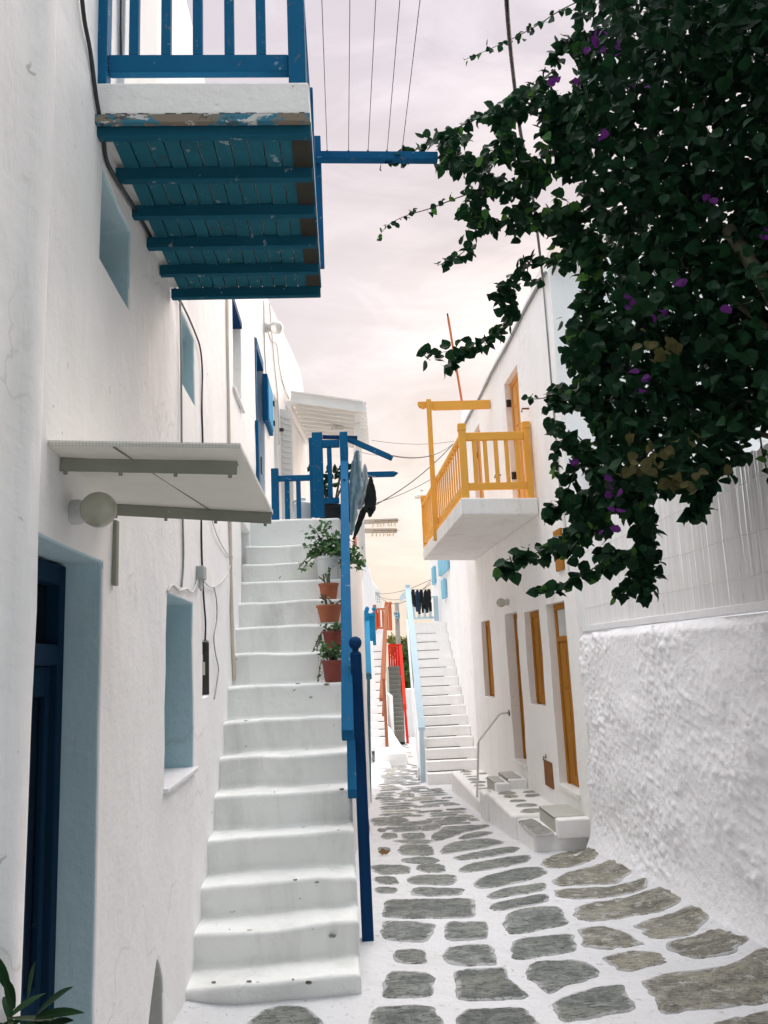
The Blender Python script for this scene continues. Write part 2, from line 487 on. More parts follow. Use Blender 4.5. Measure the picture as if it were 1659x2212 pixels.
# ------------------------------------------------------------------ street and terrain
def sm_poly(poly, n=5):
    L = len(poly); out = []
    for i in range(L):
        p0, p1, p2, p3 = (poly[(i+k-1) % L] for k in range(4))
        for k in range(n):
            t = k/n
            out.append(tuple(.5*((2*p1[c])+(p2[c]-p0[c])*t+(2*p0[c]-5*p1[c]+4*p2[c]-p3[c])*t*t+(-p0[c]+3*p1[c]-3*p2[c]+p3[c])*t**3) for c in (0, 1)))
    return out
def add_stone(mb, poly, zfun, mi, rough=.006, top=.006):
    """flat stone let into the mortar: uneven outline, low rounded lip"""
    pts = sm_poly(poly, 5)
    cx = sum(p[0] for p in pts)/len(pts); cy = sum(p[1] for p in pts)/len(pts)
    sd = random.uniform(0, 99); n = len(pts); outer = []; inner = []; inner2 = []
    for x, y in pts:
        k = noise.noise(Vector((x*9, y*9, sd)))*rough*1.6+noise.noise(Vector((x*28, y*28, sd)))*rough
        dx, dy = x-cx, y-cy; l = math.hypot(dx, dy) or 1
        k += .010
        x += dx/l*k; y += dy/l*k
        outer.append(Vector((x, y, zfun(x, y)-.006)))
        for R_, w_ in ((inner, .014), (inner2, min(.07, .30*l))):
            m = max(0.05, 1-w_/l); xi, yi = cx+(x-cx)*m, cy+(y-cy)*m
            R_.append(Vector((xi, yi, zfun(xi, yi)+top+noise.noise(Vector((xi*6, yi*6, sd)))*.003)))
    o = len(mb.v)
    mb.add(outer+inner+inner2+[Vector((cx, cy, zfun(cx, cy)+top+.002))], [(i, (i+1) % n, n+(i+1) % n, n+i) for i in range(n)]+[(n+i, n+(i+1) % n, 2*n+(i+1) % n, 2*n+i) for i in range(n)]+[(2*n+i, 2*n+(i+1) % n, 3*n) for i in range(n)], mi)
    for i in range(2*n): mb.e[o+i] = 1.0
def street():
    mb = MB()
    xs = [-9, -4, -2]+[-1+.08*i for i in range(56)]+[4, 7, 12]
    ys = [-12, -6, -2, 0, 2]+[2.4+.08*i for i in range(80)]+[8.9+.25*i for i in range(110)]+[37, 40, 44]
    def z(x, y):
        e = 0
        if 2.3 < y < 37 and -1 < x < 3.4: e = .011*noise.noise(Vector((x*1.7, y*1.7, 3)))+.003*noise.noise(Vector((x*6, y*6, 8)))
        # the lime wash is swept up softly against the walls
        if y < 8 and x > 1.95: e += .10*min(1, (x-1.95)/.38)**2
        if 3.2 < y < 5 and x < -.55: e += .05*min(1, (-.55-x)/.3)**2
        return gz(y)+e
    nx = len(xs)
    mb.add([(x, y, z(x, y)) for y in ys for x in xs], [(j*nx+i, j*nx+i+1, (j+1)*nx+i+1, (j+1)*nx+i) for j in range(len(ys)-1) for i in range(nx-1)], 0)
    near = [
     [(140,1115),(175,1102),(330,1102),(372,1112),(388,1140),(388,1185),(140,1185),(132,1140)],
     [(195,975),(240,965),(340,972),(368,990),(372,1030),(362,1062),(260,1070),(178,1062),(178,1020)],
     [(225,880),(330,878),(342,905),(338,932),(250,932),(218,915)],
     [(180,775),(250,772),(370,782),(368,812),(345,845),(270,848),(185,835),(172,800)],
     [(195,692),(300,685),(500,680),(528,700),(530,735),(510,752),(400,760),(190,758),(178,730)],
     [(290,645),(350,638),(470,640),(482,655),(460,668),(350,672),(285,665)],
     [(275,600),(350,590),(448,592),(455,612),(430,626),(300,628),(272,615)],
     [(145,600),(200,597),(232,610),(228,625),(180,628),(145,618)],
     [(148,640),(220,642),(230,655),(215,664),(150,660)],
     [(130,555),(190,548),(270,555),(280,570),(265,585),(180,588),(135,575)],
     [(310,550),(380,550),(415,562),(410,578),(350,583),(308,570)],
     [(255,528),(330,522),(385,530),(388,542),(330,547),(258,540)],
     [(238,482),(280,475),(360,478),(370,500),(360,515),(290,518),(240,510)],
     [(160,485),(200,487),(195,500),(160,497)],
     [(250,432),(320,428),(338,438),(330,452),(260,455)],
     [(130,375),(200,366),(270,372),(268,388),(200,400),(150,402),(132,392)],
     [(225,458),(355,455),(358,468),(300,472),(225,465)],
     [(172,432),(225,430),(225,448),(175,452)], [(155,412),(185,414),(183,424),(158,424)],
     [(225,410),(290,408),(318,414),(318,422),(260,424),(225,420)],
     [(240,392),(300,383),(362,380),(362,392),(300,403),(245,405)],
     [(322,405),(360,398),(400,402),(390,414),(340,418)],
     [(475,1130),(530,1110),(700,1105),(745,1130),(765,1185),(480,1185)],
     [(450,970),(520,955),(640,950),(660,990),(725,1045),(720,1062),(660,1075),(480,1075),(455,1040)],
     [(430,870),(510,862),(590,866),(605,890),(610,920),(590,935),(450,938),(410,910),(412,885)],
     [(425,775),(490,770),(565,772),(580,800),(575,835),(520,845),(425,845),(412,820)],
     [(640,755),(700,728),(800,715),(860,718),(870,745),(890,775),(800,800),(680,820),(655,810)],
     [(675,850),(760,830),(900,822),(915,850),(910,885),(800,905),(690,915),(670,885)],
     [(590,710),(680,685),(790,665),(815,680),(790,700),(690,722),(610,730)],
     [(580,665),(660,640),(780,624),(800,635),(770,655),(660,675),(590,685)],
     [(525,620),(580,590),(700,565),(780,562),(805,580),(780,600),(680,625),(560,642)],
     [(470,570),(520,548),(650,525),(740,515),(730,540),(650,560),(520,578),(480,580)],
     [(450,525),(540,500),(680,483),(688,500),(600,522),(480,537)],
     [(400,490),(440,465),(560,450),(640,460),(600,480),(480,500),(405,510)],
     [(365,435),(420,408),(560,395),(580,405),(500,425),(380,460)],
     [(465,445),(530,425),(595,425),(580,438),(500,452)],
     [(388,380),(430,365),(500,360),(505,375),(460,392),(395,398)],
     [(730,950),(780,925),(900,920),(980,940),(1010,975),(960,1000),(880,1020),(820,1050),(770,1020),(735,985)],
     [(840,1085),(920,1050),(1080,1015),(1110,1040),(1140,1105),(1060,1130),(940,1150),(870,1160),(835,1120)]]
    light = [
     [(1185,995),(1260,970),(1500,945),(1640,915),(1700,950),(1700,1060),(1600,1090),(1400,1110),(1270,1125),(1215,1060),(1180,1020)],
     [(1010,905),(1080,895),(1190,885),(1260,915),(1270,930),(1200,945),(1110,955),(1050,940)],
     [(1280,850),(1340,838),(1430,818),(1500,840),(1580,880),(1540,905),(1440,915),(1370,920),(1300,890)],
     [(940,800),(1010,790),(1090,805),(1150,840),(1165,865),(1060,878),(950,870),(942,840)],
     [(1150,780),(1230,755),(1340,745),(1445,750),(1445,780),(1370,820),(1260,840),(1210,830),(1160,800)],
     [(905,730),(960,705),(1080,688),(1180,672),(1290,675),(1345,710),(1280,735),(1150,745),(1000,768),(930,755)],
     [(840,650),(960,640),(1140,632),(1205,640),(1180,660),(1030,680),(880,685)],
     [(830,610),(900,575),(1020,558),(1150,555),(1160,590),(1100,622),(960,628),(850,628)],
     [(785,545),(830,515),(930,495),(990,492),(1000,512),(1055,520),(960,545),(860,565),(800,560)],
     [(1450,1165),(1560,1140),(1700,1120),(1700,1200),(1450,1200)]]
    def conv(p):
        u, v = (1100+p[0]*.84388)/1.50693, (2350+p[1]*.84388)/1.50693
        g = ground(u, v); return (g.x, g.y)
    for k, L in ((1, near), (2, light)):
        for poly in L: add_stone(mb, [conv(p) for p in poly], z, k, .013 if k == 1 else .028)
    extra = [(530, 2225), (560, 2187), (600, 2174), (660, 2178), (690, 2205), (700, 2250), (520, 2260)]
    add_stone(mb, [(ground(*p).x, ground(*p).y) for p in extra], z, 1, .012)
    rnd = random.Random(5)
    def row(y, xa, xb, d, skew, k):
        x = xa+rnd.uniform(0, .12)
        while x < xb-.15:
            w = rnd.uniform(.28, .62) if k < 20 else rnd.uniform(.35, .8)
            w = min(w, xb-x)
            if w < .14: break
            hw = w/2-.016; hd = d/2*rnd.uniform(.74, .94); cx = x+w/2; cy = y+skew*(cx-xa)+rnd.uniform(-.04, .04)
            a = rnd.uniform(-.12, .12)
            base = [(-1, -.55), (-.6, -1), (.1, -.95), (.75, -1), (1, -.4), (.95, .5), (.55, 1), (-.2, .95), (-.8, .9), (-1.02, .3)]
            poly = []
            for px_, py_ in base:
                px_ *= hw*rnd.uniform(.85, 1.05); py_ *= hd*rnd.uniform(.8, 1.08)
                poly.append((cx+px_*math.cos(a)-py_*math.sin(a), cy+px_*math.sin(a)+py_*math.cos(a)))
            if rnd.random() > .05: add_stone(mb, poly, z, 1 if rnd.random() < .85 else 2, .008)
            x += w+rnd.uniform(.0, .05)
    y = 9.95; k = 0
    while y < 34:
        left = .36 if y < 14 else lerp(.40, 1.25, min(1, (y-14)/14)); right = 1.62 if y < 14.6 else 1.40+max(0, y-15)*.055
        d = rnd.uniform(.22, .34)+max(0, y-14)*.012
        row(y, left, right, d, .10+.02*rnd.uniform(-1, 1), k); y += d; k += 1
    for yy in (1.0, 1.5, 2.0, 2.5, 3.0, 3.4): row(yy, -.4, 1.9, .42, .03, 0)
    o = mb.build('street', ['mortar', 'stone', 'stone_light'], smooth=False)
    o['kind'] = 'structure'; o['label'] = 'whitewashed alley paved with grey stones'
street()
t = MB().add([(-900, -900, -9), (900, -900, -9), (900, 900, -9), (-900, 900, -9)], [(0, 1, 2, 3)])
t.add([(-60, -60, -3.0), (60, -60, -3.0), (60, 60, -3.0), (-60, 60, -3.0)], [(0, 1, 2, 3)])
t.build('terrain', 'terrain')['kind'] = 'structure'

# ------------------------------------------------------------------ left: nearest house
LP = [(-.86+.015*7.5, -3), (-.86, 4.5), (-.887, 6.3)]
def lx(y): return interp(LP, y)
hA = thing('white_house', 'nearest white house, its wall carrying the blue balcony, a dark blue door and deep recesses', 'house', (-.9, 2, 0))
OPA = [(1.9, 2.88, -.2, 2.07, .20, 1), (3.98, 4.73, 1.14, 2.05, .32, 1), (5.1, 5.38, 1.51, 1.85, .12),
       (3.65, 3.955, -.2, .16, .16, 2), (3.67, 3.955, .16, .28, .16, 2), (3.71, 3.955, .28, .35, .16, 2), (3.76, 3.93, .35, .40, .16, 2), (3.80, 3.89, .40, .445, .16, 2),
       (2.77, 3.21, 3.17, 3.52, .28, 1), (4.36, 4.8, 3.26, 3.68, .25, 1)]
ARCH = {(3.65, .16): (3.66, .16), (3.67, .16): (3.66, .16), (3.67, .28): (3.69, .28), (3.71, .28): (3.69, .28), (3.71, .35): (3.738, .35), (3.76, .35): (3.738, .35),
        (3.76, .40): (3.785, .40), (3.80, .40): (3.785, .40), (3.955, .35): (3.945, .34), (3.93, .35): (3.945, .34), (3.93, .40): (3.912, .39), (3.89, .40): (3.912, .39), (3.80, .445): (3.835, .45), (3.89, .445): (3.858, .445)}
facade(LP, -3, 6.3, -.4, lambda y: 5.85 if y > 3.6 else 6.6, 1, OPA, 3, warp=ARCH).build('wall', ['plaster', 'recess_blue', 'slab_grey'], hA, bevel=.016, seg=3, merge=True)
# rounded buttress that hides the left jamb of the door
def buttress():
    mb = MB(); prof = [(-1.3, -3)]
    prof = [(-1.6, -3), (-.80, -3)]+[(-.787, -2+.5*i) for i in range(8)]+[(-.785, 1.74), (-.783, 1.84), (-.781, 1.885), (-.776, 1.906), (-.765, 1.922), (-.752, 1.933), (-.745, 1.96), (-.745, 2.0), (-.752, 2.03), (-.775, 2.055), (-.85, 2.07), (-1.6, 2.08)]
    zs = [-.4+.25*i for i in range(29)]; n = len(prof)
    for z in zs:
        for x, y in prof:
            p = Vector((x, y, z)); w = wob(p, .009, 1.1, 4)
            mb.v.append(p+Vector((w, w, 0)))
    for j in range(len(zs)-1):
        for i in range(n-1): mb.f.append([j*n+i, j*n+i+1, (j+1)*n+i+1, (j+1)*n+i]); mb.m.append(0)
    mb.f.append([(len(zs)-1)*n+i for i in range(n)]); mb.m.append(0)
    mb.build('buttress', 'plaster', hA, smooth=True)
buttress()
# door: frame, leaf with panels, transom light
dx = lx(2.4)-.195
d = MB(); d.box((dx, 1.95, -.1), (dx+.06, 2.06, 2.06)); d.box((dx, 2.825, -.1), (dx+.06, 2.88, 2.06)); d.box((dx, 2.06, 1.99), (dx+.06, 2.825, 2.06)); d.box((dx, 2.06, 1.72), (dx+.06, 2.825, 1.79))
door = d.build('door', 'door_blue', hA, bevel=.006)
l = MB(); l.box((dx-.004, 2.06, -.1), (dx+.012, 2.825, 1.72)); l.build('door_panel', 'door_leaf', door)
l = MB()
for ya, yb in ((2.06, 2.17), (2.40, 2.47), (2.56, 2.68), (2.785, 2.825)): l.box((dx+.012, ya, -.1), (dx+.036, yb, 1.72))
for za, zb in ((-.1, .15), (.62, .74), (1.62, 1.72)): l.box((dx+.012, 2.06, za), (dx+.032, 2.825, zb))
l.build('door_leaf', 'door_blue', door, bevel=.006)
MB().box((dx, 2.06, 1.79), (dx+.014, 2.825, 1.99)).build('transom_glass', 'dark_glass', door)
# shutters deep in the recesses and the sill of the low window
for (ya, yb, za, zb, D, _m) in (OPA[1], OPA[-2], OPA[-1]):
    x = interp(LP, (ya+yb)/2)-D
    w = MB(); w.box((x+.002, ya+.01, za+.01), (x+.04, yb-.01, zb-.01))
    ob = w.build('window', 'door_blue', hA, bevel=.004)
    g = MB(); ym = (ya+yb)/2; g.box((x+.040, ya+.06, za+.06), (x+.044, ym-.03, zb-.06)); g.box((x+.040, ym+.03, za+.06), (x+.044, yb-.06, zb-.06)); g.build('pane', 'dark_glass', ob)
s = MB(); s.box((lx(4.3)-.3, 3.96, 1.122), (lx(4.3)+.022, 4.755, 1.146)); s.build('window_sill', 'plaster_pale', hA, bevel=.006)
# meter niche
x = lx(5.24); k = MB(); k.box((x-.118, 5.105, 1.515), (x-.105, 5.375, 1.845)); k.box((x-.105, 5.362, 1.515), (x-.006, 5.378, 1.845)); niche = k.build('meter_niche', 'dark_fill', hA)
k = MB(); k.lathe((x-.06, 5.2, 1.56), [(.01, 0), (.035, .04), (.045, .09), (.045, .20), (.03, .235), (.005, .245)], 14); k.box((x-.075, 5.165, 1.64), (x-.008, 5.235, 1.72)); k.build('water_meter', 'meter_grey', niche, smooth=False)
# upper wall seen through the balcony railing
# canopy over the door
can = thing('door_canopy', 'thin white sheet canopy on rusty bars over the dark blue door', 'canopy', (-.55, 2.6, 2.3))
A = aty(98, 962, 2.27); B = aty(520, 968, 2.27); C_ = aty(590, 1111, 2.97); D_ = aty(236, 1092, 2.97)
A.x = lx(2.27)+.005; D_.x = lx(2.97)+.005
k = MB(); th = Vector((0, 0, .012)); k.hexa([A, B, C_, D_, A+th, B+th, C_+th, D_+th]); k.build('sheet', 'canopy_sheet', can)
k = MB()   # wire mesh edging on the near edge
for i in range(58):
    p = A.lerp(B, (i+.5)/58); k.bar(p+Vector((0, -.002, -.002)), p+Vector((0, -.002, .013)), .0015, .0015)
for h in (0.0, .006, .013): k.bar(A+Vector((0, -.003, h)), B+Vector((0, -.003, h)), .0015, .0015)
k.build('mesh_edging', 'grey_white', can)
for (ta, tb, off) in ((.16, 0.0, 0), (.965, 1, 1)):
    p = A.lerp(D_, ta)+Vector((0, 0, -.022)); q = B.lerp(C_, ta)+Vector((0, 0, -.022)); q = p.lerp(q, .945 if not off else .995)
    k = MB(); k.bar(p, q, .007, .040); k.bar(p+Vector((0, .016, .017)), q+Vector((0, .016, .017)), .03, .006)
    cb = k.build('support_bar', 'rusty_metal', can)
    for i in range(4): k = MB(); k.lathe(p.lerp(q, .03+.31*i)+Vector((0, 0, -.03)), [(.006, 0), (.006, .014)], 8); k.build('bolt', 'rusty_metal', cb)
k = MB(); k.bar(A.lerp(B, .34)+Vector((0, 0, -.003)), D_.lerp(C_, .62)+Vector((0, 0, -.003)), .004, .004); k.build('sheet_seam', 'rusty_metal', can)
p = aty(243, 1110, 3.0); p.x = lx(3.0)+.012
k = MB(); k.box((lx(3)+.001, 2.985, 2.0), (lx(3)+.016, 3.02, 2.24)); k.build('wall_strap', 'rusty_metal', can, bevel=.002)
# globe wall lamp under the canopy
def globe_lamp(name, label, c, r, wallx, out, gm='globe_glass', group=None, my=.02):
    c = Vector(c); t = thing(name, label, 'wall lamp', (wallx, c.y, c.z), group)
    d = Vector((out, -.15, -.05)).normalized()
    k = MB(); p0 = Vector((wallx, c.y+my, c.z+.01)); L = (c-p0).length
    k.lathe(p0, [(r*.72, 0), (r*.74, L*.2), (r*.62, L*.3), (r*.58, L-r*.72)], 20, axis=(c-p0)); k.build('mount', 'grey_white', t, smooth=False, bevel=.003)
    k = MB(); k.sphere(c, r, 14); k.build('globe', gm, t, smooth=True)
globe_lamp('globe_lamp', 'grimy glass globe lamp under the sheet canopy beside the dark blue door', aty(213, 1101, 2.44), .054, lx(2.54), 1, my=.085)

# ------------------------------------------------------------------ blue balcony
bal = thing('wooden_balcony', 'blue wooden balcony with worn plank underside jutting over the alley', 'balcony', (-.45, 3.35, 3.62))
bx0, bx1 = -.835, -.062
k = MB(); k.box((-.86, 2.665, 3.665), (bx1, 4.05, 3.80)); k.build('floor_slab', 'plaster_old', bal, bevel=.01, seg=2)
k = MB()
for i in range(12):
    xa = bx0+.03+i*.0625; k.box((xa, 2.70, 3.644+.003*(i % 3)), (xa+.058, 4.046, 3.662))
k.build('deck_boards', 'teal_paint', bal, bevel=.003)
k = MB(); k.box((bx1-.075, 2.72, 3.640), (bx1-.004, 4.0, 3.647)); k.build('bare_edge_board', 'bare_wood', bal)
for i, y in enumerate((2.70, 2.97, 3.24, 3.505, 3.77, 4.03)):
    k = MB(); k.bar((bx0-.01, y, 3.622), (bx1-.002 if i else bx1, y, 3.622), .036, .055); k.build('joist', 'joist_blue', bal, bevel=.005)
k = MB()
pts = [(bx0, 3.640), (bx0+.2, 3.643), (bx0+.5, 3.640), (bx1, 3.643)]
k.box((bx0, 2.650, 3.628), (bx1, 2.676, 3.660)); k.build('fascia_board', 'fascia', bal, bevel=.003)
k = MB()
for i in range(40):
    xa = lerp(bx0, bx1, i/40); k.box((xa, 2.658, 3.660), (xa+.0195, 2.675, 3.664+.006*random.random()))
k.build('gap_shade', 'black_iron', bal)  # black strip painted in as the shade of the slot above the fascia
def bal_rail(yf):
    pass
po = MB(); po.box((-.855, 2.672, 3.80), (-.800, 2.735, 4.9)); post0 = po.build('post', 'balcony_blue', bal, bevel=.005)
X1 = aty(641, 100, 2.70).x
for xa, ya in ((X1-.032, 2.672), (X1-.032, 3.95)):
    k = MB(); k.box((xa, ya, 3.80), (xa+.064, ya+.063, 4.9 if ya < 3 else 4.78)); k.build('post', 'balcony_blue', bal, bevel=.005)
for z in (3.90, 4.72):
    k = MB(); k.box((-.800, 2.690, z-.036), (X1-.032, 2.728, z+.036)); k.build('rail', 'balcony_blue', bal, bevel=.005)
    k = MB(); k.box((X1-.018, 2.735, z-.036), (X1+.018, 3.95, z+.036)); k.build('rail', 'balcony_blue', bal, bevel=.005)
b0 = None
for u in (290, 359, 427, 495, 563):
    x = aty(u, 60, 2.70).x
    if b0 is None:
        k = MB(); k.box((x-.0175, 2.692, 3.936), (x+.0175, 2.722, 4.684)); b0 = k.build('baluster', 'balcony_blue', bal, bevel=.003); xb = x
    else: inst(b0, (x-xb, 0, 0))
c0 = None
for i in range(9):
    y = 2.83+i*.125
    if c0 is None:
        k = MB(); k.box((X1-.014, y-.015, 3.936), (X1+.014, y+.015, 4.684)); c0 = k.build('baluster', 'balcony_blue', bal, bevel=.003)
    else: inst(c0, (0, i*.125, 0))
# balcony door behind the railing
k = MB(); k.box((lx(3.2)+.001, 2.95, 3.81), (lx(3.2)+.03, 3.5, 5.7)); 
k.build('balcony_door', 'white_paint', hA, bevel=.004)
k = MB(); p = aty(312, 98, 3.5); k.box((lx(3.3)+.03, 3.36, 4.10), (lx(3.3)+.05, 3.46, 4.14)); k.tube([(lx(3.3)+.04, 3.45, 4.12), (lx(3.3)+.07, 3.45, 4.12), (lx(3.3)+.07, 3.45, 4.17)], .006); k.build('door_latch', 'far_blue', hA)
# clothes line arm and wires over the balcony
arm = thing('clothesline_pole', 'blue wooden beam sticking out behind the blue balcony with wires running to it', 'beam', (-.05, 4.1, 4.5))
ya = 4.1; a = aty(690, 339, ya); b = aty(945, 341, ya)
k = MB(); k.bar(a+Vector((-.06, 0, 0)), b, .05, .048); k.build('beam', 'blue_paint', arm, bevel=.004)
k = MB(); q = aty(688, 285, ya); k.bar((q.x-.01, ya+.05, 3.82), (q.x-.01, ya+.05, q.z), .04, .04); k.build('post', 'blue_paint', arm, bevel=.004)
k = MB()
for i, u in enumerate((707, 753, 795, 836, 868)): 
    p = aty(u, 331, ya); k.lathe(p+Vector((0, 0, -.006)), [(.007, 0), (.007, .02), (.003, .028)], 8)
k.build('hooks', 'black_iron', arm)
for i, (u, v2) in enumerate(zip((707, 753, 795, 836, 868), (695, 757, 803, 853, 893))):
    p = aty(u, 330, ya)
    q = Vector((p.x+random.uniform(-.02, .02), -2.5, p.z+.02))
    k = MB(); k.tube(sag(p, q, .03, 14), .0022, 5)
    tag(k.build('clothesline_wire', 'wire'), 'thin wire strung from the blue beam over the alley', 'wire', 'parallel wires above the alley')
# cables on the nearest wall
def cable(name, label, pts, r, mat='black_cable', group=None, sm=True):
    k = MB(); k.tube(smoothline(pts, 5) if sm else pts, r, 6)
    return tag(k.build(name, mat, smooth=True), label, 'cable', group)
def onl(u, v, off=.012):
    # point on the left wall plane
    r = ray(u, v); dxx = -.015; t = (-.86-dxx*4.5+off)/(r.x-dxx*r.y); return Vector((r.x*t, r.y*t, H+r.z*t))
cable('black_cable', 'black cable running down the wall past the blue balcony and along its inner edge',
      [onl(172, -60), onl(182, 40), onl(195, 110), onl(208, 210), onl(222, 290), onl(230, 345), onl(250, 385), onl(285, 440), onl(330, 520), onl(365, 590), onl(388, 650)], .008)
cable('wall_cable', 'grey twin cable dropping straight from the balcony corner to the window lintel',
      [onl(389, 640), onl(391, 760), onl(392, 900), onl(393, 1050), onl(396, 1200), onl(392, 1268)], .006, 'grey_cable')
cable('wall_cable', 'dark cable bowing away from the balcony corner and down to the meter niche',
      [onl(390, 650), onl(405, 680), onl(420, 715), onl(432, 750), onl(437, 800), onl(436, 880), onl(438, 970), onl(435, 1110), onl(436, 1200), onl(440, 1290), onl(444, 1345), onl(443, 1384)], .006)
cable('wall_cable', 'pale cable hanging in a loop between the canopy and the junction box',
      [onl(455, 1112), onl(470, 1160), onl(490, 1195), onl(502, 1205), onl(490, 1240), onl(472, 1262), onl(455, 1268), onl(440, 1255)], .0045, 'white_cable')
cable('wall_cable', 'loose grey cable snaking down beside the meter niche with a free end',
      [onl(462, 1268), onl(468, 1300), onl(468, 1340), onl(462, 1375), onl(465, 1410), onl(472, 1445), onl(468, 1480), onl(463, 1510)], .0045, 'grey_cable')
cable('wall_cable', 'bundle of white cables draped along the lintel of the low window recess',
      [onl(362, 1278), onl(372, 1264), onl(388, 1276), onl(402, 1272), onl(415, 1280), onl(424, 1262), onl(428, 1245)], .006, 'white_cable')
cable('wall_cable', 'thin white cable on the balcony corner of the nearest wall seen behind blue bars',
      [onl(262, -40), onl(261, 60), onl(262, 165)], .005, 'black_cable')
jb = thing('junction_box', 'small grey junction box between the window lintel and the meter niche', 'junction box', onl(425, 1240))
p = onl(425, 1240, 0)
k = MB(); k.box((p.x, p.y-.05, p.z-.035), (p.x+.05, p.y+.05, p.z+.045)); k.build('case', 'meter_grey', jb, bevel=.006)
k = MB(); k.tube([p+Vector((.025, -.03, -.035)), p+Vector((.025, -.035, -.09))], .010, 8); k.tube([p+Vector((.025, .02, -.035)), p+Vector((.025, .015, -.10))], .010, 8); k.build('gland', 'grey_white', jb)
k = MB(); k.tube([onl(490, 560), onl(491, 760), onl(495, 960), onl(498, 1200), onl(500, 1300), onl(503, 1400), onl(506, 1470)], .014, 8)
tag(k.build('drain_pipe', 'pipe_beige', smooth=True), 'thin rust stained pipe running down the left wall beside the stair', 'pipe')

# ------------------------------------------------------------------ left: second house above the stair
LP2 = [(-.887, 6.3), (-.915, 9.0), (-.885, 10.7), (-.80, 12.2), (-.58, 14.6)]
hB = thing('white_house', 'tall white house above the stair with a blue door and a curved roof edge', 'house', (-.9, 10, 0))
def rz(y):
    T = [(6.3, 6.05), (9.2, 6.45), (10.5, 6.62), (12.2, 6.85), (14.0, 6.9), (14.45, 6.7), (14.6, 6.35)]
    for (a, za), (b, zb) in zip(T, T[1:]):
        if y <= b: return lerp(za, zb, max(0, (y-a)/(b-a)))
    return T[-1][1]
OPB = [(6.78, 7.42, 4.08, 4.9, .25), (7.27, 8.08, 2.24, 2.99, .22), (8.9, 9.75, 3.1, 5.42, .14), (10.9, 11.35, 3.1, 5.4, .12), (11.75, 12.5, 3.1, 5.2, .12)]
facade(LP2, 6.3, 14.6, -.4, rz, 1, OPB, 3).build('wall', 'plaster', hB, bevel=.014, seg=3, merge=True)
def lx2(y): return interp(LP2, y)
k = MB(); x = lx2(7.1); k.box((x-.25, 6.79, 4.09), (x-.2, 7.41, 4.89)); w = k.build('window', 'white_paint', hB, bevel=.004)
k = MB(); k.box((x-.24, 6.78, 4.87), (x+.012, 7.42, 4.93)); k.build('window_lintel', 'deep_blue_paint', hB)
k = MB(); k.box((x-.0, 6.74, 4.035), (x+.03, 7.46, 4.065)); k.build('window_sill', 'plaster', hB, bevel=.005)
x = lx2(9.3); k = MB(); k.box((x-.13, 8.9, 3.1), (x-.08, 9.75, 5.40)); k.box((x-.08, 8.9, 3.1), (x+.004, 8.97, 5.40)); k.box((x-.08, 8.97, 5.30), (x+.01, 9.75, 5.42)); dd = k.build('door', 'blue_paint', hB, bevel=.005)
k = MB(); k.lathe((x-.08, 9.1, 4.1), [(.02, 0), (.02, .04), (.008, .05)], 10, axis=(1, 0, 0)); k.build('handle', 'black_iron', dd)
# opened blue shutter leaf beside the door
k = MB(); k.box((lx2(8.8)+.005, 8.72, 3.15), (lx2(8.8)+.04, 8.88, 4.35)); sh = k.build('shutter', 'blue_paint', hB, bevel=.004)
k = MB(); k.tube([(lx2(8.8)+.06, 8.8, 3.75), (lx2(8.8)+.06, 8.8, 3.95)], .008); k.build('handle', 'black_iron', sh)
# closed electric box with a blue door
ctl, cbr = (577, 812), (591, 908)
xx = lx2(10.05)
bxm = thing('meter_box', 'blue box with a door fixed high on the white wall near the globe lamp', 'box', (xx, 10.1, 5.0))
k = MB(); k.box((xx-.01, 9.62, 4.62), (xx+.055, 10.34, 5.22)); k.build('case', 'blue_paint', bxm, bevel=.006)
k = MB(); k.box((xx+.055, 9.66, 4.66), (xx+.065, 10.30, 5.18)); k.build('lid', 'shutter_blue', bxm, bevel=.003)
k = MB(); k.box((xx+.06, 10.27, 4.75), (xx+.085, 10.33, 4.81)); k.box((xx+.06, 10.27, 5.02), (xx+.085, 10.33, 5.08)); k.build('hinge', 'black_iron', bxm)
# white shuttered terrace doors
for (ya, yb, za, zb, D) in OPB[3:]:
    x = lx2((ya+yb)/2); k = MB(); k.box((x-.11, ya, za), (x-.07, yb, zb)); k.build('door', 'grey_white', hB, bevel=.004)
def leafshut(y, xw, z0, z1, w):
    # white louvred leaf standing open, at right angles to the wall
    k = MB(); a = Vector((xw+.02, y, 0)); b = Vector((xw+.02+w, y+w*.9, 0))
    k.hexa([(a.x, a.y, z0), (b.x, b.y, z0), (b.x, b.y+.04, z0), (a.x, a.y+.04, z0), (a.x, a.y, z1), (b.x, b.y, z1), (b.x, b.y+.04, z1), (a.x, a.y+.04, z1)])
    o = k.build('shutter', 'grey_white', hB, bevel=.004)
    k = MB()
    n = 24
    for i in range(n):
        z = lerp(z0+.12, z1-.12, i/(n-1)); k.bar(a.lerp(b, .15)+Vector((0, -.006, z)), a.lerp(b, .85)+Vector((0, -.006, z)), .012, .03)
    k.build('louvres', 'grey_white', o)
    k = MB()
    for z in (z0+.35, z1-.35): k.box((a.x-.02, a.y-.02, z), (a.x+.05, a.y-.005, z+.05))
    k.build('hinge', 'black_iron', o)
leafshut(11.4, lx2(11.4), 3.16, 5.33, .16)
leafshut(11.72, lx2(11.7), 3.16, 5.25, .12)
pl = aty(577, 708, 10.3)
globe_lamp('globe_lamp', 'small white globe lamp high on the tall house above the blue box', (lx2(9.9)+.16, 9.9, atx(577, 708, lx2(9.9)+.16).z if False else aty(577, 708, 9.9).z), .085, lx2(9.9), 1, 'globe_white')
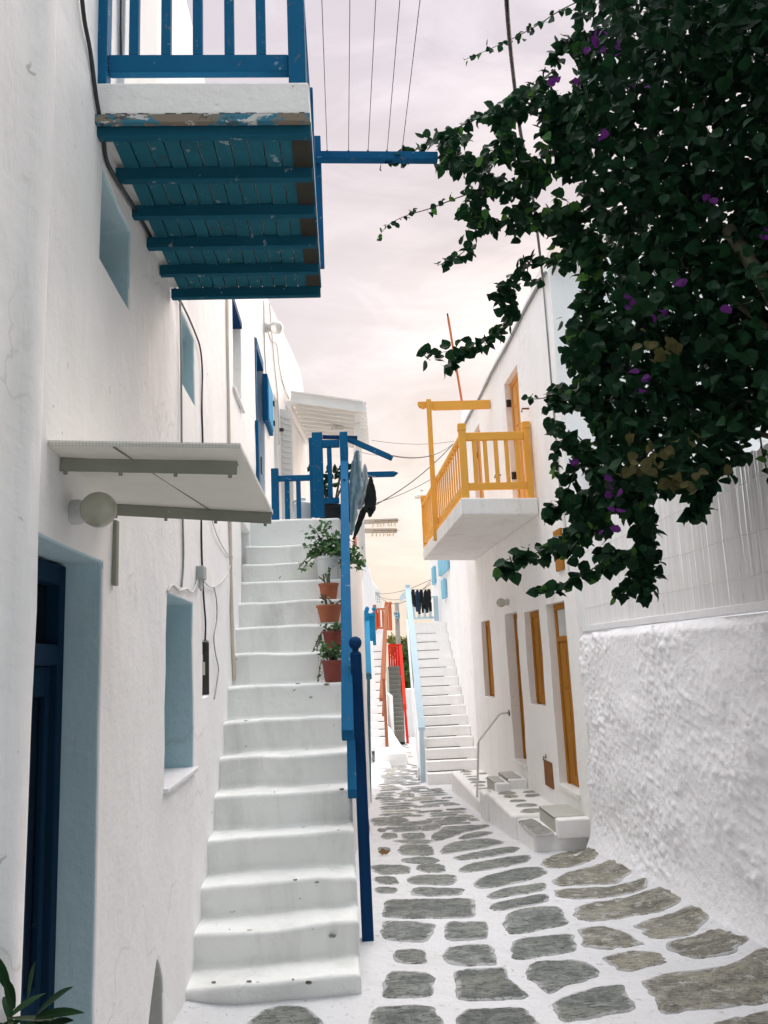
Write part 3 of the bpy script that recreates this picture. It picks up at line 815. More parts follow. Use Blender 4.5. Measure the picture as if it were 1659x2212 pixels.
def onp(u, v, path, off=.012):
    # walk along a bent wall until the sight line meets it
    r = ray(u, v); best = None
    for (xa, ya), (xb, yb) in zip(path, path[1:]):
        dxx = (xb-xa)/(yb-ya); den = r.x-dxx*r.y
        if abs(den) < 1e-6: continue
        t = (xa+off-dxx*ya)/den; y = r.y*t
        if t > 0 and ya-.01 <= y <= yb+.01: best = Vector((r.x*t, y, H+r.z*t))
    return best
for lab, L in (('white cable running from the roof edge down past the globe lamp to the blue box', [(570, 650), (572, 760), (578, 860)]),
               ('white cable drooping from the globe lamp along the tall house towards the pergola', [(578, 712), (586, 735), (598, 745), (603, 790), (612, 830), (625, 862)]),
               ('white cable running straight down from the roof edge beside the louvred shutter', [(582, 655), (592, 780), (600, 860), (603, 960)])):
    pts = [onp(u, v, LP2) for u, v in L]
    pts = [p for p in pts if p]
    if len(pts) > 2: cable('wall_cable', lab, pts, .008, 'white_cable')

# ------------------------------------------------------------------ left staircase
STEP_Y = [4.53+.26*k for k in range(15)]
STEP_Z = [.10, .275, .445, .65, .862, 1.068, 1.287, 1.526, 1.772, 1.996, 2.222, 2.424, 2.620, 2.826, 3.128]
def make_stairs(ys, zs, xl, xr, ybk, zb, name, mat, parent, ncol=9, bev=.028, amp=.012, skew=0.0, nose=0.0):
    """solid stair: risers at ys rising to zs; xl, xr functions of y"""
    mb = MB(); prof = []; prev = zb(ys[0])
    for y, z in zip(ys, zs):
        prof.append((y+nose, prev)); prof.append((y, z)); prev = z
    prof.append((ybk, prev))
    n = len(prof)
    for c in range(ncol):
        for i, (y, z) in enumerate(prof):
            x = lerp(xl(y), xr(y), c/(ncol-1)); p = Vector((x, y-skew*(1-c/(ncol-1)), z))
            w = wob(p, amp, 2.2, 3); mb.v.append(p+Vector((w*.5 if c in (0, ncol-1) else 0, w, w*.8)))
    for c in range(ncol-1):
        for i in range(n-1): mb.f.append([c*n+i, (c+1)*n+i, (c+1)*n+i+1, c*n+i+1]); mb.m.append(0)
    for c, fl in ((0, 1), (ncol-1, 0)):
        base = []
        for y in ys+[ybk]:
            x = xl(y) if c == 0 else xr(y)
            base.append(len(mb.v)); mb.v.append(Vector((x, y-(skew if c == 0 else 0), zb(y)-.25)))
        for k in range(len(ys)):
            f = [base[k], base[k+1], c*n+2*k+2, c*n+2*k+1, c*n+2*k]
            mb.f.append(f[::-1] if fl else f); mb.m.append(0)
    return mb.build(name, mat, parent, bevel=bev, seg=3, angle=40)
st = thing('staircase', 'broad whitewashed outdoor stair climbing beside the left wall, with flowerpots on it', 'staircase', (-.45, 4.5, 0))
make_stairs(STEP_Y, STEP_Z, lambda y: lx(y)-.04 if y < 6.3 else lx2(y)-.04, lambda y: .03-.007*(y-4.5), 8.42, lambda y: gz(y)-.02, 'steps', 'plaster_step', st, 13, .030, .02, skew=.05, nose=.03)
# chips of bare stone in the lime wash of the steps
random.seed(11)
k = MB()
for i in range(54):
    s_ = random.randrange(0, 8); x = random.uniform(-.78, -.02)
    y, z = STEP_Y[s_]-.004, STEP_Z[s_]-random.choice([.0, .01, .02, .06, .1])*1.0
    r = random.uniform(.003, .016)
    k.sphere((x, y+random.uniform(-.004, .03), z), r, 5, 0, (1.4, .5, .7))
for q_ in k.v: q_ += Vector((noise.noise(q_*300)*.006, noise.noise(q_*310+Vector((5, 0, 0)))*.004, noise.noise(q_*290+Vector((9, 0, 0)))*.005))
k.build('bare_stone_chips', 'stone_light', st)
# lower house that carries the terrace
LPC = [(.02, 8.2), (.316, 13.0), (.36, 14.6), (.42, 16)]
hC = thing('white_house', 'low white house under the terrace behind the stair, its side along the alley', 'house', (0, 10, 0))
OPC = [(10.2, 10.9, -.3, 1.75, .14), (11.6, 12.2, .45, 1.5, .14)]
facade(LPC, 8.3, 15.2, -1.0, 3.10, 1, OPC, 2.0).build('wall', 'plaster', hC, bevel=.014, seg=3, merge=True)
for (ya, yb, za, zb, D) in OPC:
    x = interp(LPC, (ya+yb)/2); k = MB(); k.box((x-.13, ya, za), (x-.09, yb, zb)); k.build('door' if zb > 1.6 else 'window', 'grey_white', hC, bevel=.004)
k = MB(); k.lathe((.275, 13.0, -.8), [(.05, 0), (.05, 3.1), (.045, 3.2)], 16); k.build('corner_pier', 'plaster_pale', hC, smooth=False)
# stair railing: two sloping rails, newel with ball finial
rl = thing('stair_railing', 'blue wooden railing of the broad stair with a ball topped newel post', 'railing', (.05, 5.5, 0))
def rail_between(p, q, w, h, name='rail', mat='blue_paint', par=rl):
    k = MB(); k.bar(p, q, w, h); return k.build(name, mat, par, bevel=.008)
a0 = aty(748, 1590, 5.12); a1 = aty(741, 962, 8.34)
rail_between((.002, 5.12, a0.z), (.060, 8.30, 3.72), .075, .085, 'handrail')
b0_ = aty(757, 1728, 5.18); rail_between((.018, 5.18, b0_.z+.03), (.058, 8.30, 3.27), .055, .075, 'lower_rail')
k = MB(); k.bar((.088, 5.57, gz(5.57)-.03), (.074, 5.55, 1.735), .085, .075, up=(1, 0, 0)); nw = k.build('newel_post', 'deep_blue_paint', rl, bevel=.008)
k = MB(); k.lathe((.073, 5.55, 1.72), [(.036, 0), (.036, .02), (.020, .03), (.022, .045), (.036, .058), (.044, .078), (.043, .098), (.032, .118), (.012, .128)], 18); k.build('finial', 'deep_blue_paint', nw, smooth=True)
k = MB(); k.box((.02, 8.29, 3.10), (.105, 8.375, 4.07)); k.build('top_post', 'blue_paint', rl, bevel=.008)
for i in range(1, 9):
    t = i/9; y = lerp(5.3, 8.2, t); xx_ = lerp(.015, .058, t)
    zl = lerp(b0_.z+.05, 3.27, t); zh = lerp(a0.z, 3.72, t)
    k = MB(); k.bar((xx_, y, zl), (xx_, y, zh+.02), .026, .026); k.build('baluster', 'blue_paint', rl, bevel=.003)
k = MB(); k.bar((.10, 5.95, gz(6)+.55), (.10, 5.95, gz(6)+.72), .02, .02); k.lathe((.10, 5.95, gz(6)+.62), [(.03, -.06), (.035, 0), (.03, .06)], 10)
k.build('gate_latch', 'brown_metal', rl)

# terrace railing at the head of the stair
tr = thing('terrace_railing', 'blue slatted terrace railing with a gate at the head of the broad stair', 'railing', (-.4, 8.45, 3.1))
yt = 8.40
def pbox(u0, u1, v0, v1, y, th, name, mat, par, bev=.006):
    a = aty(u0, v1, y); b = aty(u1, v0, y)
    k = MB(); k.box((a.x, y, a.z), (b.x, y+th, b.z)); return k.build(name, mat, par, bevel=bev)
pbox(587, 601, 1011, 1124, yt, .06, 'post', 'blue_paint', tr)
pbox(678, 696, 933, 1117, yt, .07, 'post', 'blue_paint', tr)
pbox(601, 672, 1025, 1039, yt+.01, .05, 'rail', 'blue_paint', tr)
pbox(696, 733, 949, 966, yt+.01, .05, 'rail', 'blue_paint', tr)
pbox(696, 733, 1074, 1087, yt+.01, .05, 'rail', 'blue_paint', tr)
for u0, u1, v0, v1 in ((616, 625, 1039, 1121), (641, 649, 1039, 1119), (709, 716, 966, 1074), (671, 677, 945, 1117)):
    pbox(u0, u1, v0, v1, yt+.015, .035, 'slat', 'blue_paint', tr, .003)
# side railing of the terrace along the alley
k = MB(); k.box((.07, 8.4, 3.86), (.11, 12.2, 3.93)); k.build('rail', 'blue_paint', tr, bevel=.004)
k = MB(); k.box((.07, 8.4, 3.22), (.11, 12.2, 3.28)); k.build('rail', 'blue_paint', tr, bevel=.004)
s0 = None
for i in range(22):
    if s0 is None: k = MB(); k.box((.078, 8.55, 3.28), (.103, 8.585, 3.86)); s0 = k.build('slat', 'blue_paint', tr, bevel=.003)
    else: inst(s0, (0, i*.165, 0))
# washing arms
w1 = thing('washing_pole', 'weathered blue beam sloping out over the alley from the top of the terrace railing', 'beam', (.2, 8.45, 4.05))
p, q = aty(740, 944, 8.45), aty(846, 990, 8.3)
k = MB(); k.bar(p, q, .07, .05); k.build('beam', 'blue_paint', w1, bevel=.004)
k = MB(); k.bar(p+Vector((0, 0, .03)), p.lerp(q, .98)+Vector((0, 0, .028)), .066, .012); k.build('bare_top', 'bare_wood', w1)
k = MB(); k.bar(aty(697, 944, 8.5), aty(772, 946, 8.5), .05, .035); k.build('cross_beam', 'deep_blue_paint', w1, bevel=.003)
w2 = thing('washing_pole', 'level blue beam behind the hanging laundry with a pointed end', 'beam', (.3, 9.4, 3.9))
p, q = aty(730, 1027, 9.4), aty(851, 1024, 9.4)
k = MB(); k.bar(p, q, .06, .06); e = (q-p).normalized(); sx = .03
k.add([q+Vector((0, -.03, -.03)), q+Vector((0, .03, -.03)), q+Vector((0, .03, .03)), q+Vector((0, -.03, .03)), q+e*.05+Vector((0, -.03, .01)), q+e*.05+Vector((0, .03, .01))], [(0, 4, 5, 1), (3, 2, 5, 4), (0, 3, 4), (1, 5, 2)])
k.build('beam', 'blue_paint', w2, bevel=.003)
def drape(name, label, cat, pieces, y, mat, folds=3, depth=.05, group=None, seed=0, amp=1):
    """cloth between left/right edges given row by row, with vertical folds and real thickness"""
    n = 18; mb = MB()
    if not isinstance(pieces[0], list): pieces = [pieces]
    for rows in pieces:
        rows2 = []; o_ = len(mb.v)
        for (v0, a0, b0), (v1, a1, b1) in zip(rows, rows[1:]):
            for i in range(6): t = i/6; rows2.append((lerp(v0, v1, t), lerp(a0, a1, t), lerp(b0, b1, t)))
        rows2.append(rows[-1])
        for j, (v, a, b) in enumerate(rows2):
            A_ = aty(a, v, y); B_ = aty(b, v, y); wdt = (B_-A_).length
            for i in range(n+1):
                t = i/n; p = A_.lerp(B_, t)
                ph = 2*math.pi*folds*t+seed+.9*math.sin(j*.18+seed)
                dd = depth*amp*min(1, wdt*4)*(math.sin(ph)*.5+.6*noise.noise(Vector((t*4, j*.22, seed))))
                mb.v.append(p+Vector((.012*noise.noise(Vector((t*3, j*.3, seed+5))), dd, .012*noise.noise(Vector((t*7, j*.1, seed+8))))))
        for j in range(len(rows2)-1):
            for i in range(n): mb.f.append([o_+j*(n+1)+i, o_+j*(n+1)+i+1, o_+(j+1)*(n+1)+i+1, o_+(j+1)*(n+1)+i]); mb.m.append(0)
    return tag(mb.build(name, mat, smooth=True, solid=.006), label, cat, group)
drape('hanging_trousers', 'pale grey blue trousers pegged up by the blue stair post', 'trousers', [(973, 769, 774), (985, 764, 777), (1000, 760, 779), (1029, 756, 781), (1050, 753, 784), (1070, 752, 780), (1086, 752, 774), (1112, 751, 771), (1143, 751, 765), (1156, 755, 761)], 8.6, 'jean_cloth', 2, .07, seed=1)
drape('hanging_shirt', 'small light grey shirt hanging behind the pale trousers', 'shirt', [(1003, 787, 789), (1015, 784, 793), (1035, 782, 797), (1058, 779, 795), (1075, 774, 790), (1092, 771, 785), (1100, 774, 779)], 8.9, 'grey_cloth', 2, .06, seed=3)
drape('hanging_garment', 'black garment hanging outermost on the line with a ragged lower end', 'garment', [[(1030, 800, 803), (1050, 793, 809), (1069, 790, 813), (1092, 787, 812), (1100, 783, 811), (1108, 793.5, 807), (1117, 797, 801)], [(1095, 785, 796), (1104, 778, 792.5), (1125, 771, 784), (1145, 766, 776), (1165, 761, 765)]], 8.75, 'black_cloth', 1, .04, seed=5)
for lab, a, b in (('washing line carrying the pale trousers and grey shirt', aty(770, 973, 8.6), aty(838, 983, 8.4)), ('washing line carrying the black garment', aty(758, 1010, 8.8), aty(812, 1030, 8.7))):
    k = MB(); k.tube(sag(a, b, .02, 8), .003, 5); tag(k.build('washing_line', 'grey_cable'), lab, 'line')
# terrace things
tp = thing('terrace_plant', 'bare stemmed plant in a black pot behind the blue slats of the terrace gate', 'plant', (-.1, 8.8, 3.1))
c = aty(716, 1110, 8.75); c.z = 3.10
k = MB(); k.lathe(c, [(.11, 0), (.135, .22), (.145, .23), (.145, .26), (.13, .26)], 18); k.build('pot', 'black_plastic', tp, smooth=False)
k = MB()
random.seed(3)
lv = MB()
for i in range(8):
    a = i*.8; top = c+Vector((.16*math.cos(a), .12*math.sin(a), .55+.12*math.sin(i*2.1)))
    k.tube(smoothline([c+Vector((.02*math.cos(a), .02*math.sin(a), .2)), c+Vector((.09*math.cos(a), .05*math.sin(a), .4)), top], 4), .010, 5)
    for j in range(9): put_leaf(lv, top+rdir()*.07, rdir()+Vector((0, 0, .4)), rdir(), random.uniform(.06, .10))
k.build('stems', 'bark', tp); lv.build('leaves', 'shrub_leaf', tp)
cn = thing('water_canister', 'white plastic canister standing behind the lower blue terrace railing', 'canister', aty(655, 1112, 8.75))
c = aty(655, 1118, 8.75); c.z = 3.10
k = MB(); k.lathe(c, [(.095, 0), (.10, .02), (.10, .26), (.085, .30), (.04, .32), (.03, .36)], 18); k.build('body', 'white_pot', cn, bevel=.01)
k = MB(); k.tube(smoothline([c+Vector((-.09, -.02, .20)), c+Vector((-.10, -.03, .31)), c+Vector((-.02, -.03, .32)), c+Vector((0.03, -.02, .29))], 4), .013, 7); k.build('handle', 'grey_white', cn)
# white pergola roof
pg = thing('pergola', 'white slatted lean-to roof over the terrace on a white post', 'pergola', (-.2, 12.5, 5.5))
PA = aty(628, 858, 12.2); PB = aty(790, 880, 12.2); dep = 2.35
n = 11
for i in range(n):
    y = 12.2+dep*i/(n-1); xl_ = max(lx2(y)+.01 if y < 14.6 else -.55, PA.x+.02*i)
    k = MB(); k.bar((xl_, y, PA.z+(xl_-PA.x)*(PB.z-PA.z)/(PB.x-PA.x)), (PB.x+.012*i, y, PB.z), .035, .15 if i else .17); k.build('slat', 'white_paint', pg, bevel=.004)
k = MB(); k.hexa([(PA.x, 12.15, PA.z+.075), (PB.x-.05, 12.15, PB.z+.075), (PB.x+.06, 12.3+dep, PB.z+.075), (PA.x+.2, 12.3+dep, PA.z+.075), (PA.x, 12.15, PA.z+.095), (PB.x-.05, 12.15, PB.z+.095), (PB.x+.06, 12.3+dep, PB.z+.095), (PA.x+.2, 12.3+dep, PA.z+.095)]); k.build('roof_sheet', 'white_paint', pg)
bp = PB+Vector((-.13, 0, -.12)); k = MB(); k.box((bp.x-.045, 12.28, PB.z-.2), (bp.x+.045, 12.2+dep, PB.z-.07)); k.build('beam', 'white_paint', pg, bevel=.004)
for y in (12.35, 14.3):
    k = MB(); k.box((bp.x-.045, y, 3.1), (bp.x+.045, y+.09, PB.z-.2)); k.build('post', 'white_paint', pg, bevel=.005)
k = MB(); k.bar((lx2(12.3)+.05, 12.2, PA.z-.12), (lx2(14.4)+.05, 14.4, PA.z-.12), .06, .12); k.build('wall_plate', 'white_paint', pg, bevel=.004)
k = MB(); k.lathe((0.0, 13.2, PB.z-.02), [(.10, -.06), (.11, 0), (.05, .03)], 14); k.build('ceiling_lamp', 'grey_white', pg)

# ------------------------------------------------------------------ flowerpots on the stair
def pot(kk, c, r0, r1, h, rim=.0):
    kk.lathe(c, [(r0*.98, 0), (r0, .004), (r1*.96, h*.86), (r1*1.05, h*.87), (r1*1.05, h), (r1*.92, h), (r1*.9, h*.9)], 22)
def step_top(y):
    z = 0
    for a, b in zip(STEP_Y, STEP_Z):
        if y >= a: z = b
    return z
def potted(label, u, step, rb, rt, h, mat, plant, xoff=0, dy=.13, saucer=False):
    y = STEP_Y[step-1]+dy; z = STEP_Z[step-1]+.004
    x = aty(u, 1300, y).x
    t = thing('potted_plant', label, 'potted plant', (x, y, z), 'flowerpots up the stair')
    if saucer:
        k = MB(); k.lathe((x, y, z), [(rb*1.25, 0), (rb*1.35, .012), (rb*1.2, .012)], 20); k.build('saucer', 'white_pot', t); z += .013
    k = MB(); pot(k, (x, y, z), rb, rt, h); k.build('pot', mat, t, bevel=.002)
    k = MB(); k.lathe((x, y, z+h*.86), [(rt*.92, 0), (rt*.9, .008)], 20); k.build('soil', 'soil', t)
    plant(t, Vector((x, y, z+h*.9)), rt)
    return t
def p_ivy(t, c, r):
    random.seed(21); k = MB(); s = MB()
    for i in range(420):
        a = random.uniform(0, 6.283); rr = random.random()**.6
        base = Vector((math.cos(a)*rr*.27+.09, math.sin(a)*rr*.14+.01, .035+.15*(1-rr*rr)*random.uniform(.2, 1.5)))
        if base.x > .13: base.z -= .16*random.random()
        p = c+base; put_leaf(k, p, Vector((base.x, base.y, -.1+.2*random.random()))+rdir()*.5, Vector((0, -.4, 1))+rdir()*.8, random.uniform(.035, .055), 0, 1.25)
    for j in range(5):
        tip = c+Vector((-.27+.03*j, -.05, -.09-.03*j if j < 2 else .1*j-.1)); s.tube(smoothline([c, c.lerp(tip, .6)+Vector((0, 0, .08)), tip], 4), .004, 5)
        for i in range(10): put_leaf(k, c.lerp(tip, .5+.5*i/9)+rdir()*.015+Vector((0, 0, .03)), rdir(), Vector((0, -.5, 1))+rdir()*.5, random.uniform(.03, .045), 0, 1.2)
    top = c+Vector((-.02, 0, .30)); s.tube(smoothline([c, c+Vector((.02, 0, .15)), top], 4), .006, 5)
    for i in range(40): put_leaf(k, top+Vector((random.uniform(-.06, .06), random.uniform(-.05, .05), random.uniform(-.1, .05))), rdir(), Vector((0, -.5, 1))+rdir()*.7, random.uniform(.03, .05), 0, 1.2)
    k.build('foliage', 'succulent', t); s.build('stems', 'twig', t)
def p_twig(seed, n, hgt, leaves, trail=0, ls=.03):
    def f(t, c, r):
        random.seed(seed); k = MB(); s = MB()
        for i in range(n):
            a = random.uniform(0, 6.283); tip = c+Vector((math.cos(a)*r*random.uniform(.3, 1.1), math.sin(a)*r*.8, hgt*random.uniform(.5, 1.1)))
            mid = c.lerp(tip, .5)+rdir()*.02
            s.tube(smoothline([c+Vector((math.cos(a)*r*.3, math.sin(a)*r*.3, -.01)), mid, tip], 4), [.006]*9, 5)
            for j in range(leaves): put_leaf(k, mid.lerp(tip, random.uniform(.3, 1.1))+rdir()*.02, rdir(), Vector((0, -.4, 1))+rdir()*.8, random.uniform(.7, 1.2)*ls, 0, 1.2)
        for i in range(trail):
            a = Vector((-r*1.0, -r*.4, 0)); tip = c+a*random.uniform(1.3, 2.0)+Vector((0, -.02, -random.uniform(.03, .16)))
            s.tube(smoothline([c+a*.5, c+a+Vector((0, 0, .02)), tip], 4), .0035, 5)
            for j in range(5): put_leaf(k, (c+a).lerp(tip, .3+.7*j/4)+rdir()*.01, rdir(), rdir(), ls*.8)
        if n: s.build('stems', 'twig', t)
        if k.f: k.build('foliage', 'succulent', t)
    return f
potted('white pot overflowing with trailing green leaves, topmost on the broad stair', 709, 12, .082, .110, .215, 'white_pot', p_ivy, dy=.13)
potted('small terracotta pot with a bare curling stem, just below the white pot', 711, 11, .066, .088, .145, 'terracotta', p_twig(4, 5, .14, 3), dy=.13)
potted('wide terracotta pot on a white saucer with cut stubby stems', 711, 10, .078, .108, .150, 'terracotta', p_twig(5, 5, .11, 2), dy=.14, saucer=True)
potted('dark red pot with straggly grey trailing stems, second from the bottom', 719, 9, .072, .092, .155, 'terracotta_dark', p_twig(6, 9, .07, 6, 4), dy=.13)
potted('dark red pot with fleshy green leaves, lowest on the broad stair', 717, 8, .072, .094, .165, 'terracotta_dark', p_twig(9, 12, .13, 9, 1, .038), dy=.13)
# pot standing in the wall recess beside the stair
nx, ny, nz_ = lx2(7.4)-.045, 7.44, 2.25
pn = thing('flowerpot', 'red flowerpot tucked into the wall recess on the left of the stair', 'flowerpot', (nx, ny, nz_))
k = MB(); pot(k, (nx, ny, nz_), .06, .08, .17); k.build('pot', 'terracotta_dark', pn, bevel=.002)
k = MB(); k.lathe((nx, ny, nz_+.145), [(.074, 0), (.072, .006)], 18); k.build('soil', 'soil', pn)

# ------------------------------------------------------------------ right: house with the yellow balcony
RP = [(2.305, 7.95), (2.3, 8.4), (2.229, 14.33)]
def rx(y): return interp(RP, y)
hR = thing('white_house', 'white house with the yellow balcony, brown doors and a cable along its roof edge', 'house', (2.4, 10, 0))
OPR = [(8.37, 9.11, .27, 2.209, .13), (9.45, 10.2, 1.06, 2.185, .12), (10.62, 11.38, .265, 2.222, .17), (12.53, 13.3, 1.02, 2.207, .12),
       (9.62, 10.40, 3.45, 5.265, .12), (12.33, 13.05, 3.45, 5.30, .12)]
facade(RP, 7.95, 14.33, -1.0, lambda y: 5.82-.012*(y-8), -1, OPR, 3.6).build('wall', 'plaster', hR, bevel=.014, seg=3, merge=True)
k = MB(); k.tube([(2.34, 7.93, 5.74), (5.9, 7.93, 5.74)], .07, 12); k.build('cornice', 'plaster', hR, smooth=True)
k = MB(); k.box((2.5, 7.99, 5.82), (5.85, 9.5, 6.25)); k.build('parapet', 'plaster_warm', hR, bevel=.02)
k = MB(); k.box((2.52, 7.85, 3.58), (2.72, 7.96, 3.63)); k.box((2.55, 7.88, 3.2), (2.69, 7.96, 3.58)); k.build('flue_cover', 'plaster_pale', hR, bevel=.005)
def panel_door(y0, y1, z0, z1, D, mat, transom=False, slats=0, name='door'):
    x = rx((y0+y1)/2)+D
    k = MB(); k.box((x-.05, y0, z0), (x-.004, y0+.07, z1)); k.box((x-.05, y1-.07, z0), (x-.004, y1, z1)); k.box((x-.05, y0+.07, z1-.07), (x-.004, y1-.07, z1))
    zt_ = z1-.07
    if transom: k.box((x-.05, y0+.07, z1-.42), (x-.004, y1-.07, z1-.36)); zt_ = z1-.42
    fr = k.build(name, mat, hR, bevel=.005)
    if transom:
        k = MB(); k.box((x-.03, y0+.07, z1-.36), (x-.02, y1-.07, z1-.07)); k.build('transom_glass', 'grey_white', fr)
    ym = (y0+y1)/2
    for ya, yb in ((y0+.075, ym-.004), (ym+.004, y1-.075)):
        k = MB(); k.box((x-.034, ya, z0+.01), (x-.014, yb, zt_))
        n_ = slats or 3
        for i in range(n_):
            za = lerp(z0+.10, zt_-.06, i/n_)+.02; zb = lerp(z0+.10, zt_-.06, (i+1)/n_)-.02
            k.box((x-.042, ya+.05, za), (x-.034, yb-.05, zb))
        k.build('door_leaf' if name == 'door' else 'shutter', mat, fr, bevel=.004)
    return fr
panel_door(*OPR[0], 'brown_wood', True)
panel_door(*OPR[1], 'brown_wood', False, 2, 'window')
panel_door(*OPR[2], 'brown_wood', True)
panel_door(*OPR[3], 'brown_wood', False, 2, 'window')
panel_door(*OPR[4], 'shutter_wood', False, 6)
panel_door(*OPR[5], 'shutter_wood', False, 6)
for yb, z in ((10.40, 4.95), (10.40, 3.95), (13.05, 4.9), (13.05, 4.0)):
    x = rx(yb)+.02; k = MB(); k.box((x-.01, yb-.012, z), (x+.07, yb-.002, z+.10)); k.box((x-.01, yb-.05, z+.02), (x+.01, yb-.012, z+.08)); k.build('hinge', 'black_iron', hR)
for y, z in ((9.2, 4.55), (11.0, 4.15), (11.9, 3.95)):
    x = rx(y); k = MB(); k.tube([(x, y, z), (x-.08, y, z), (x-.09, y, z-.04)], .012, 6); k.build('shutter_stay', 'brown_metal', hR)
# door thresholds
for (ya, yb, za, zb, D) in (OPR[0], OPR[2]):
    x = rx((ya+yb)/2); k = MB(); k.box((x-.02, ya-.02, za-.05), (x+D, yb+.02, za+.004)); k.build('threshold', 'plaster_step', hR, bevel=.008)
mc = thing('meter_hatch', 'rusty brown hatch with a wire hook low on the wall between the brown doors', 'hatch', (rx(9.5), 9.5, .3))
x = rx(9.55); k = MB(); k.box((x-.014, 9.36, .17), (x+.02, 9.72, .455)); k.build('plate', 'brown_metal', mc, bevel=.004)
k = MB(); k.tube(smoothline([(x-.02, 9.7, .45), (x-.03, 9.62, .50), (x-.03, 9.52, .49), (x-.02, 9.55, .53)], 4), .006, 5); k.build('hook', 'black_iron', mc)
globe_lamp('globe_lamp', 'clear glass globe lamp on the wall above the recessed brown door', (rx(11.05)-.11, 11.05, 2.37), .062, rx(11.05), -1)
globe_lamp('globe_lamp', 'white lamp half hidden by leaves above the nearest brown door', (rx(8.75)-.10, 8.75, 2.36), .055, rx(8.75), -1, 'globe_white')
def onr(u, v, off=.014):
    r = ray(u, v); dxx = -.012; t = (2.3-dxx*8.4-off)/(r.x-dxx*r.y); return Vector((r.x*t, r.y*t, H+r.z*t))
cable('roof_cable', 'grey cable bundle running along the roof edge of the yellow balcony house', [Vector((rx(y)-.02, y, 5.70-.012*(y-8)+.012*math.sin(y*3))) for y in (8.0, 9, 10, 11, 12, 13, 14.2)], .020, 'grey_cable')
cable('wall_cable', 'thin grey cable dropping down the near corner of the yellow balcony house', [Vector((rx(8.15)-.012, 8.15, z)) for z in (5.7, 4.8, 3.9, 3.6, 3.2, 2.6)], .009, 'grey_cable')
sh_ = thing('house_shutter', 'narrow orange brown board with a white pipe on the corner above the nearest door', 'board', (rx(8.2), 8.2, 2.8))
k = MB(); k.box((rx(8.3)-.03, 8.22, 2.52), (rx(8.3)-.002, 8.5, 2.95)); k.build('board', 'brown_wood', sh_, bevel=.004)
k = MB(); k.tube([(rx(8.1)-.02, 8.1, 3.3), (rx(8.1)-.02, 8.1, 2.45)], .018, 8); k.build('pipe', 'white_paint', sh_)

yb_ = thing('balcony', 'yellow railed balcony on a thick white slab over the right side of the alley', 'balcony', (1.8, 11, 3.25))
sl = [(1.375, 8.95), (rx(9.1), 9.1), (rx(13.5), 13.5), (1.343, 13.2)]
k = MB(); k.prism([(x, y, 3.245) for x, y in sl], (0, 0, .20)); k.build('slab', 'plaster_old', yb_, bevel=.02, seg=3)
yx0, yx1, yxe = 1.447, 1.405, 2.262
def ylx(y): return lerp(yx0, yx1, (y-9.05)/4.3)
def ypost(x, y, zt, cap=True):
    k = MB(); k.box((x-.04, y-.04, 3.44), (x+.04, y+.04, zt)); p = k.build('post', 'yellow_paint', yb_, bevel=.006)
    if cap: k = MB(); k.box((x-.046, y-.046, zt), (x+.046, y+.046, zt+.07)); k.prism([(x-.046, y-.046, zt+.07), (x+.046, y-.046, zt+.07), (x+.046, y+.046, zt+.07), (x-.046, y+.046, zt+.07)], (0, 0, .012)); k.build('post_cap', 'yellow_paint', p, bevel=.01)
ypost(yx0, 9.07, 4.26); ypost(yxe-.03, 9.20, 4.30); ypost(yx1, 13.3, 4.26)
k = MB(); k.hexa([(yx0+.04, 9.05, 4.14), (yxe-.07, 9.17, 4.17), (yxe-.07, 9.23, 4.17), (yx0+.04, 9.11, 4.14), (yx0+.04, 9.05, 4.235), (yxe-.07, 9.17, 4.265), (yxe-.07, 9.23, 4.265), (yx0+.04, 9.11, 4.235)]); k.build('rail', 'yellow_paint', yb_, bevel=.008)
k = MB(); k.hexa([(yx0+.04, 9.05, 3.55), (yxe-.07, 9.17, 3.57), (yxe-.07, 9.22, 3.57), (yx0+.04, 9.10, 3.55), (yx0+.04, 9.05, 3.635), (yxe-.07, 9.17, 3.655), (yxe-.07, 9.22, 3.655), (yx0+.04, 9.10, 3.635)]); k.build('rail', 'yellow_paint', yb_, bevel=.008)
b0 = None
for i in range(5):
    t = (i+.75)/5.4; x = lerp(yx0+.04, yxe-.07, t); y = lerp(9.07, 9.19, t)
    if b0 is None: k = MB(); k.box((x-.024, y-.012, 3.63), (x+.024, y+.018, 4.17)); b0 = k.build('baluster', 'yellow_paint', yb_, bevel=.004); bb = Vector((x, y, 0))
    else: inst(b0, (x-bb.x, y-bb.y, .02*t))
for z, h in ((4.20, .06), (3.58, .09)):
    k = MB(); k.bar((yx0, 9.11, z), (yx1, 13.26, z), .06, h); k.build('rail', 'yellow_paint', yb_, bevel=.008)
b0 = None
for i in range(21):
    y = 9.25+i*.195; x = ylx(y)
    if b0 is None: k = MB(); k.box((x-.010, y-.014, 3.62), (x+.010, y+.014, 4.175)); b0 = k.build('baluster', 'yellow_paint', yb_, bevel=.003); bb = Vector((x, y, 0))
    else: inst(b0, (x-bb.x, y-bb.y, 0))
fr = thing('washing_pole', 'yellow pole and scalloped yellow beam above the yellow balcony', 'beam', (1.5, 11.4, 4.5))
yy = 11.4; p = aty(912, 871, yy); q = Vector((rx(yy), yy, p.z+.0))
zc = (aty(948, 875, yy).z+aty(1050, 870, yy).z)/2-.02
x0 = aty(902, 870, yy).x
prof = [(rx(yy)-.005, zc-.065), (rx(yy)-.005, zc+.065), (x0, zc+.065), (x0, zc+.02), (x0+.03, zc-.025), (x0+.09, zc-.045), (x0+.13, zc-.02), (x0+.16, zc-.045), (x0+.24, zc-.065)]
k = MB(); k.prism([(x, yy-.03, z) for x, z in prof], (0, .06, 0)); k.build('beam', 'yellow_paint', fr, bevel=.006)
px_ = ylx(yy)-.075
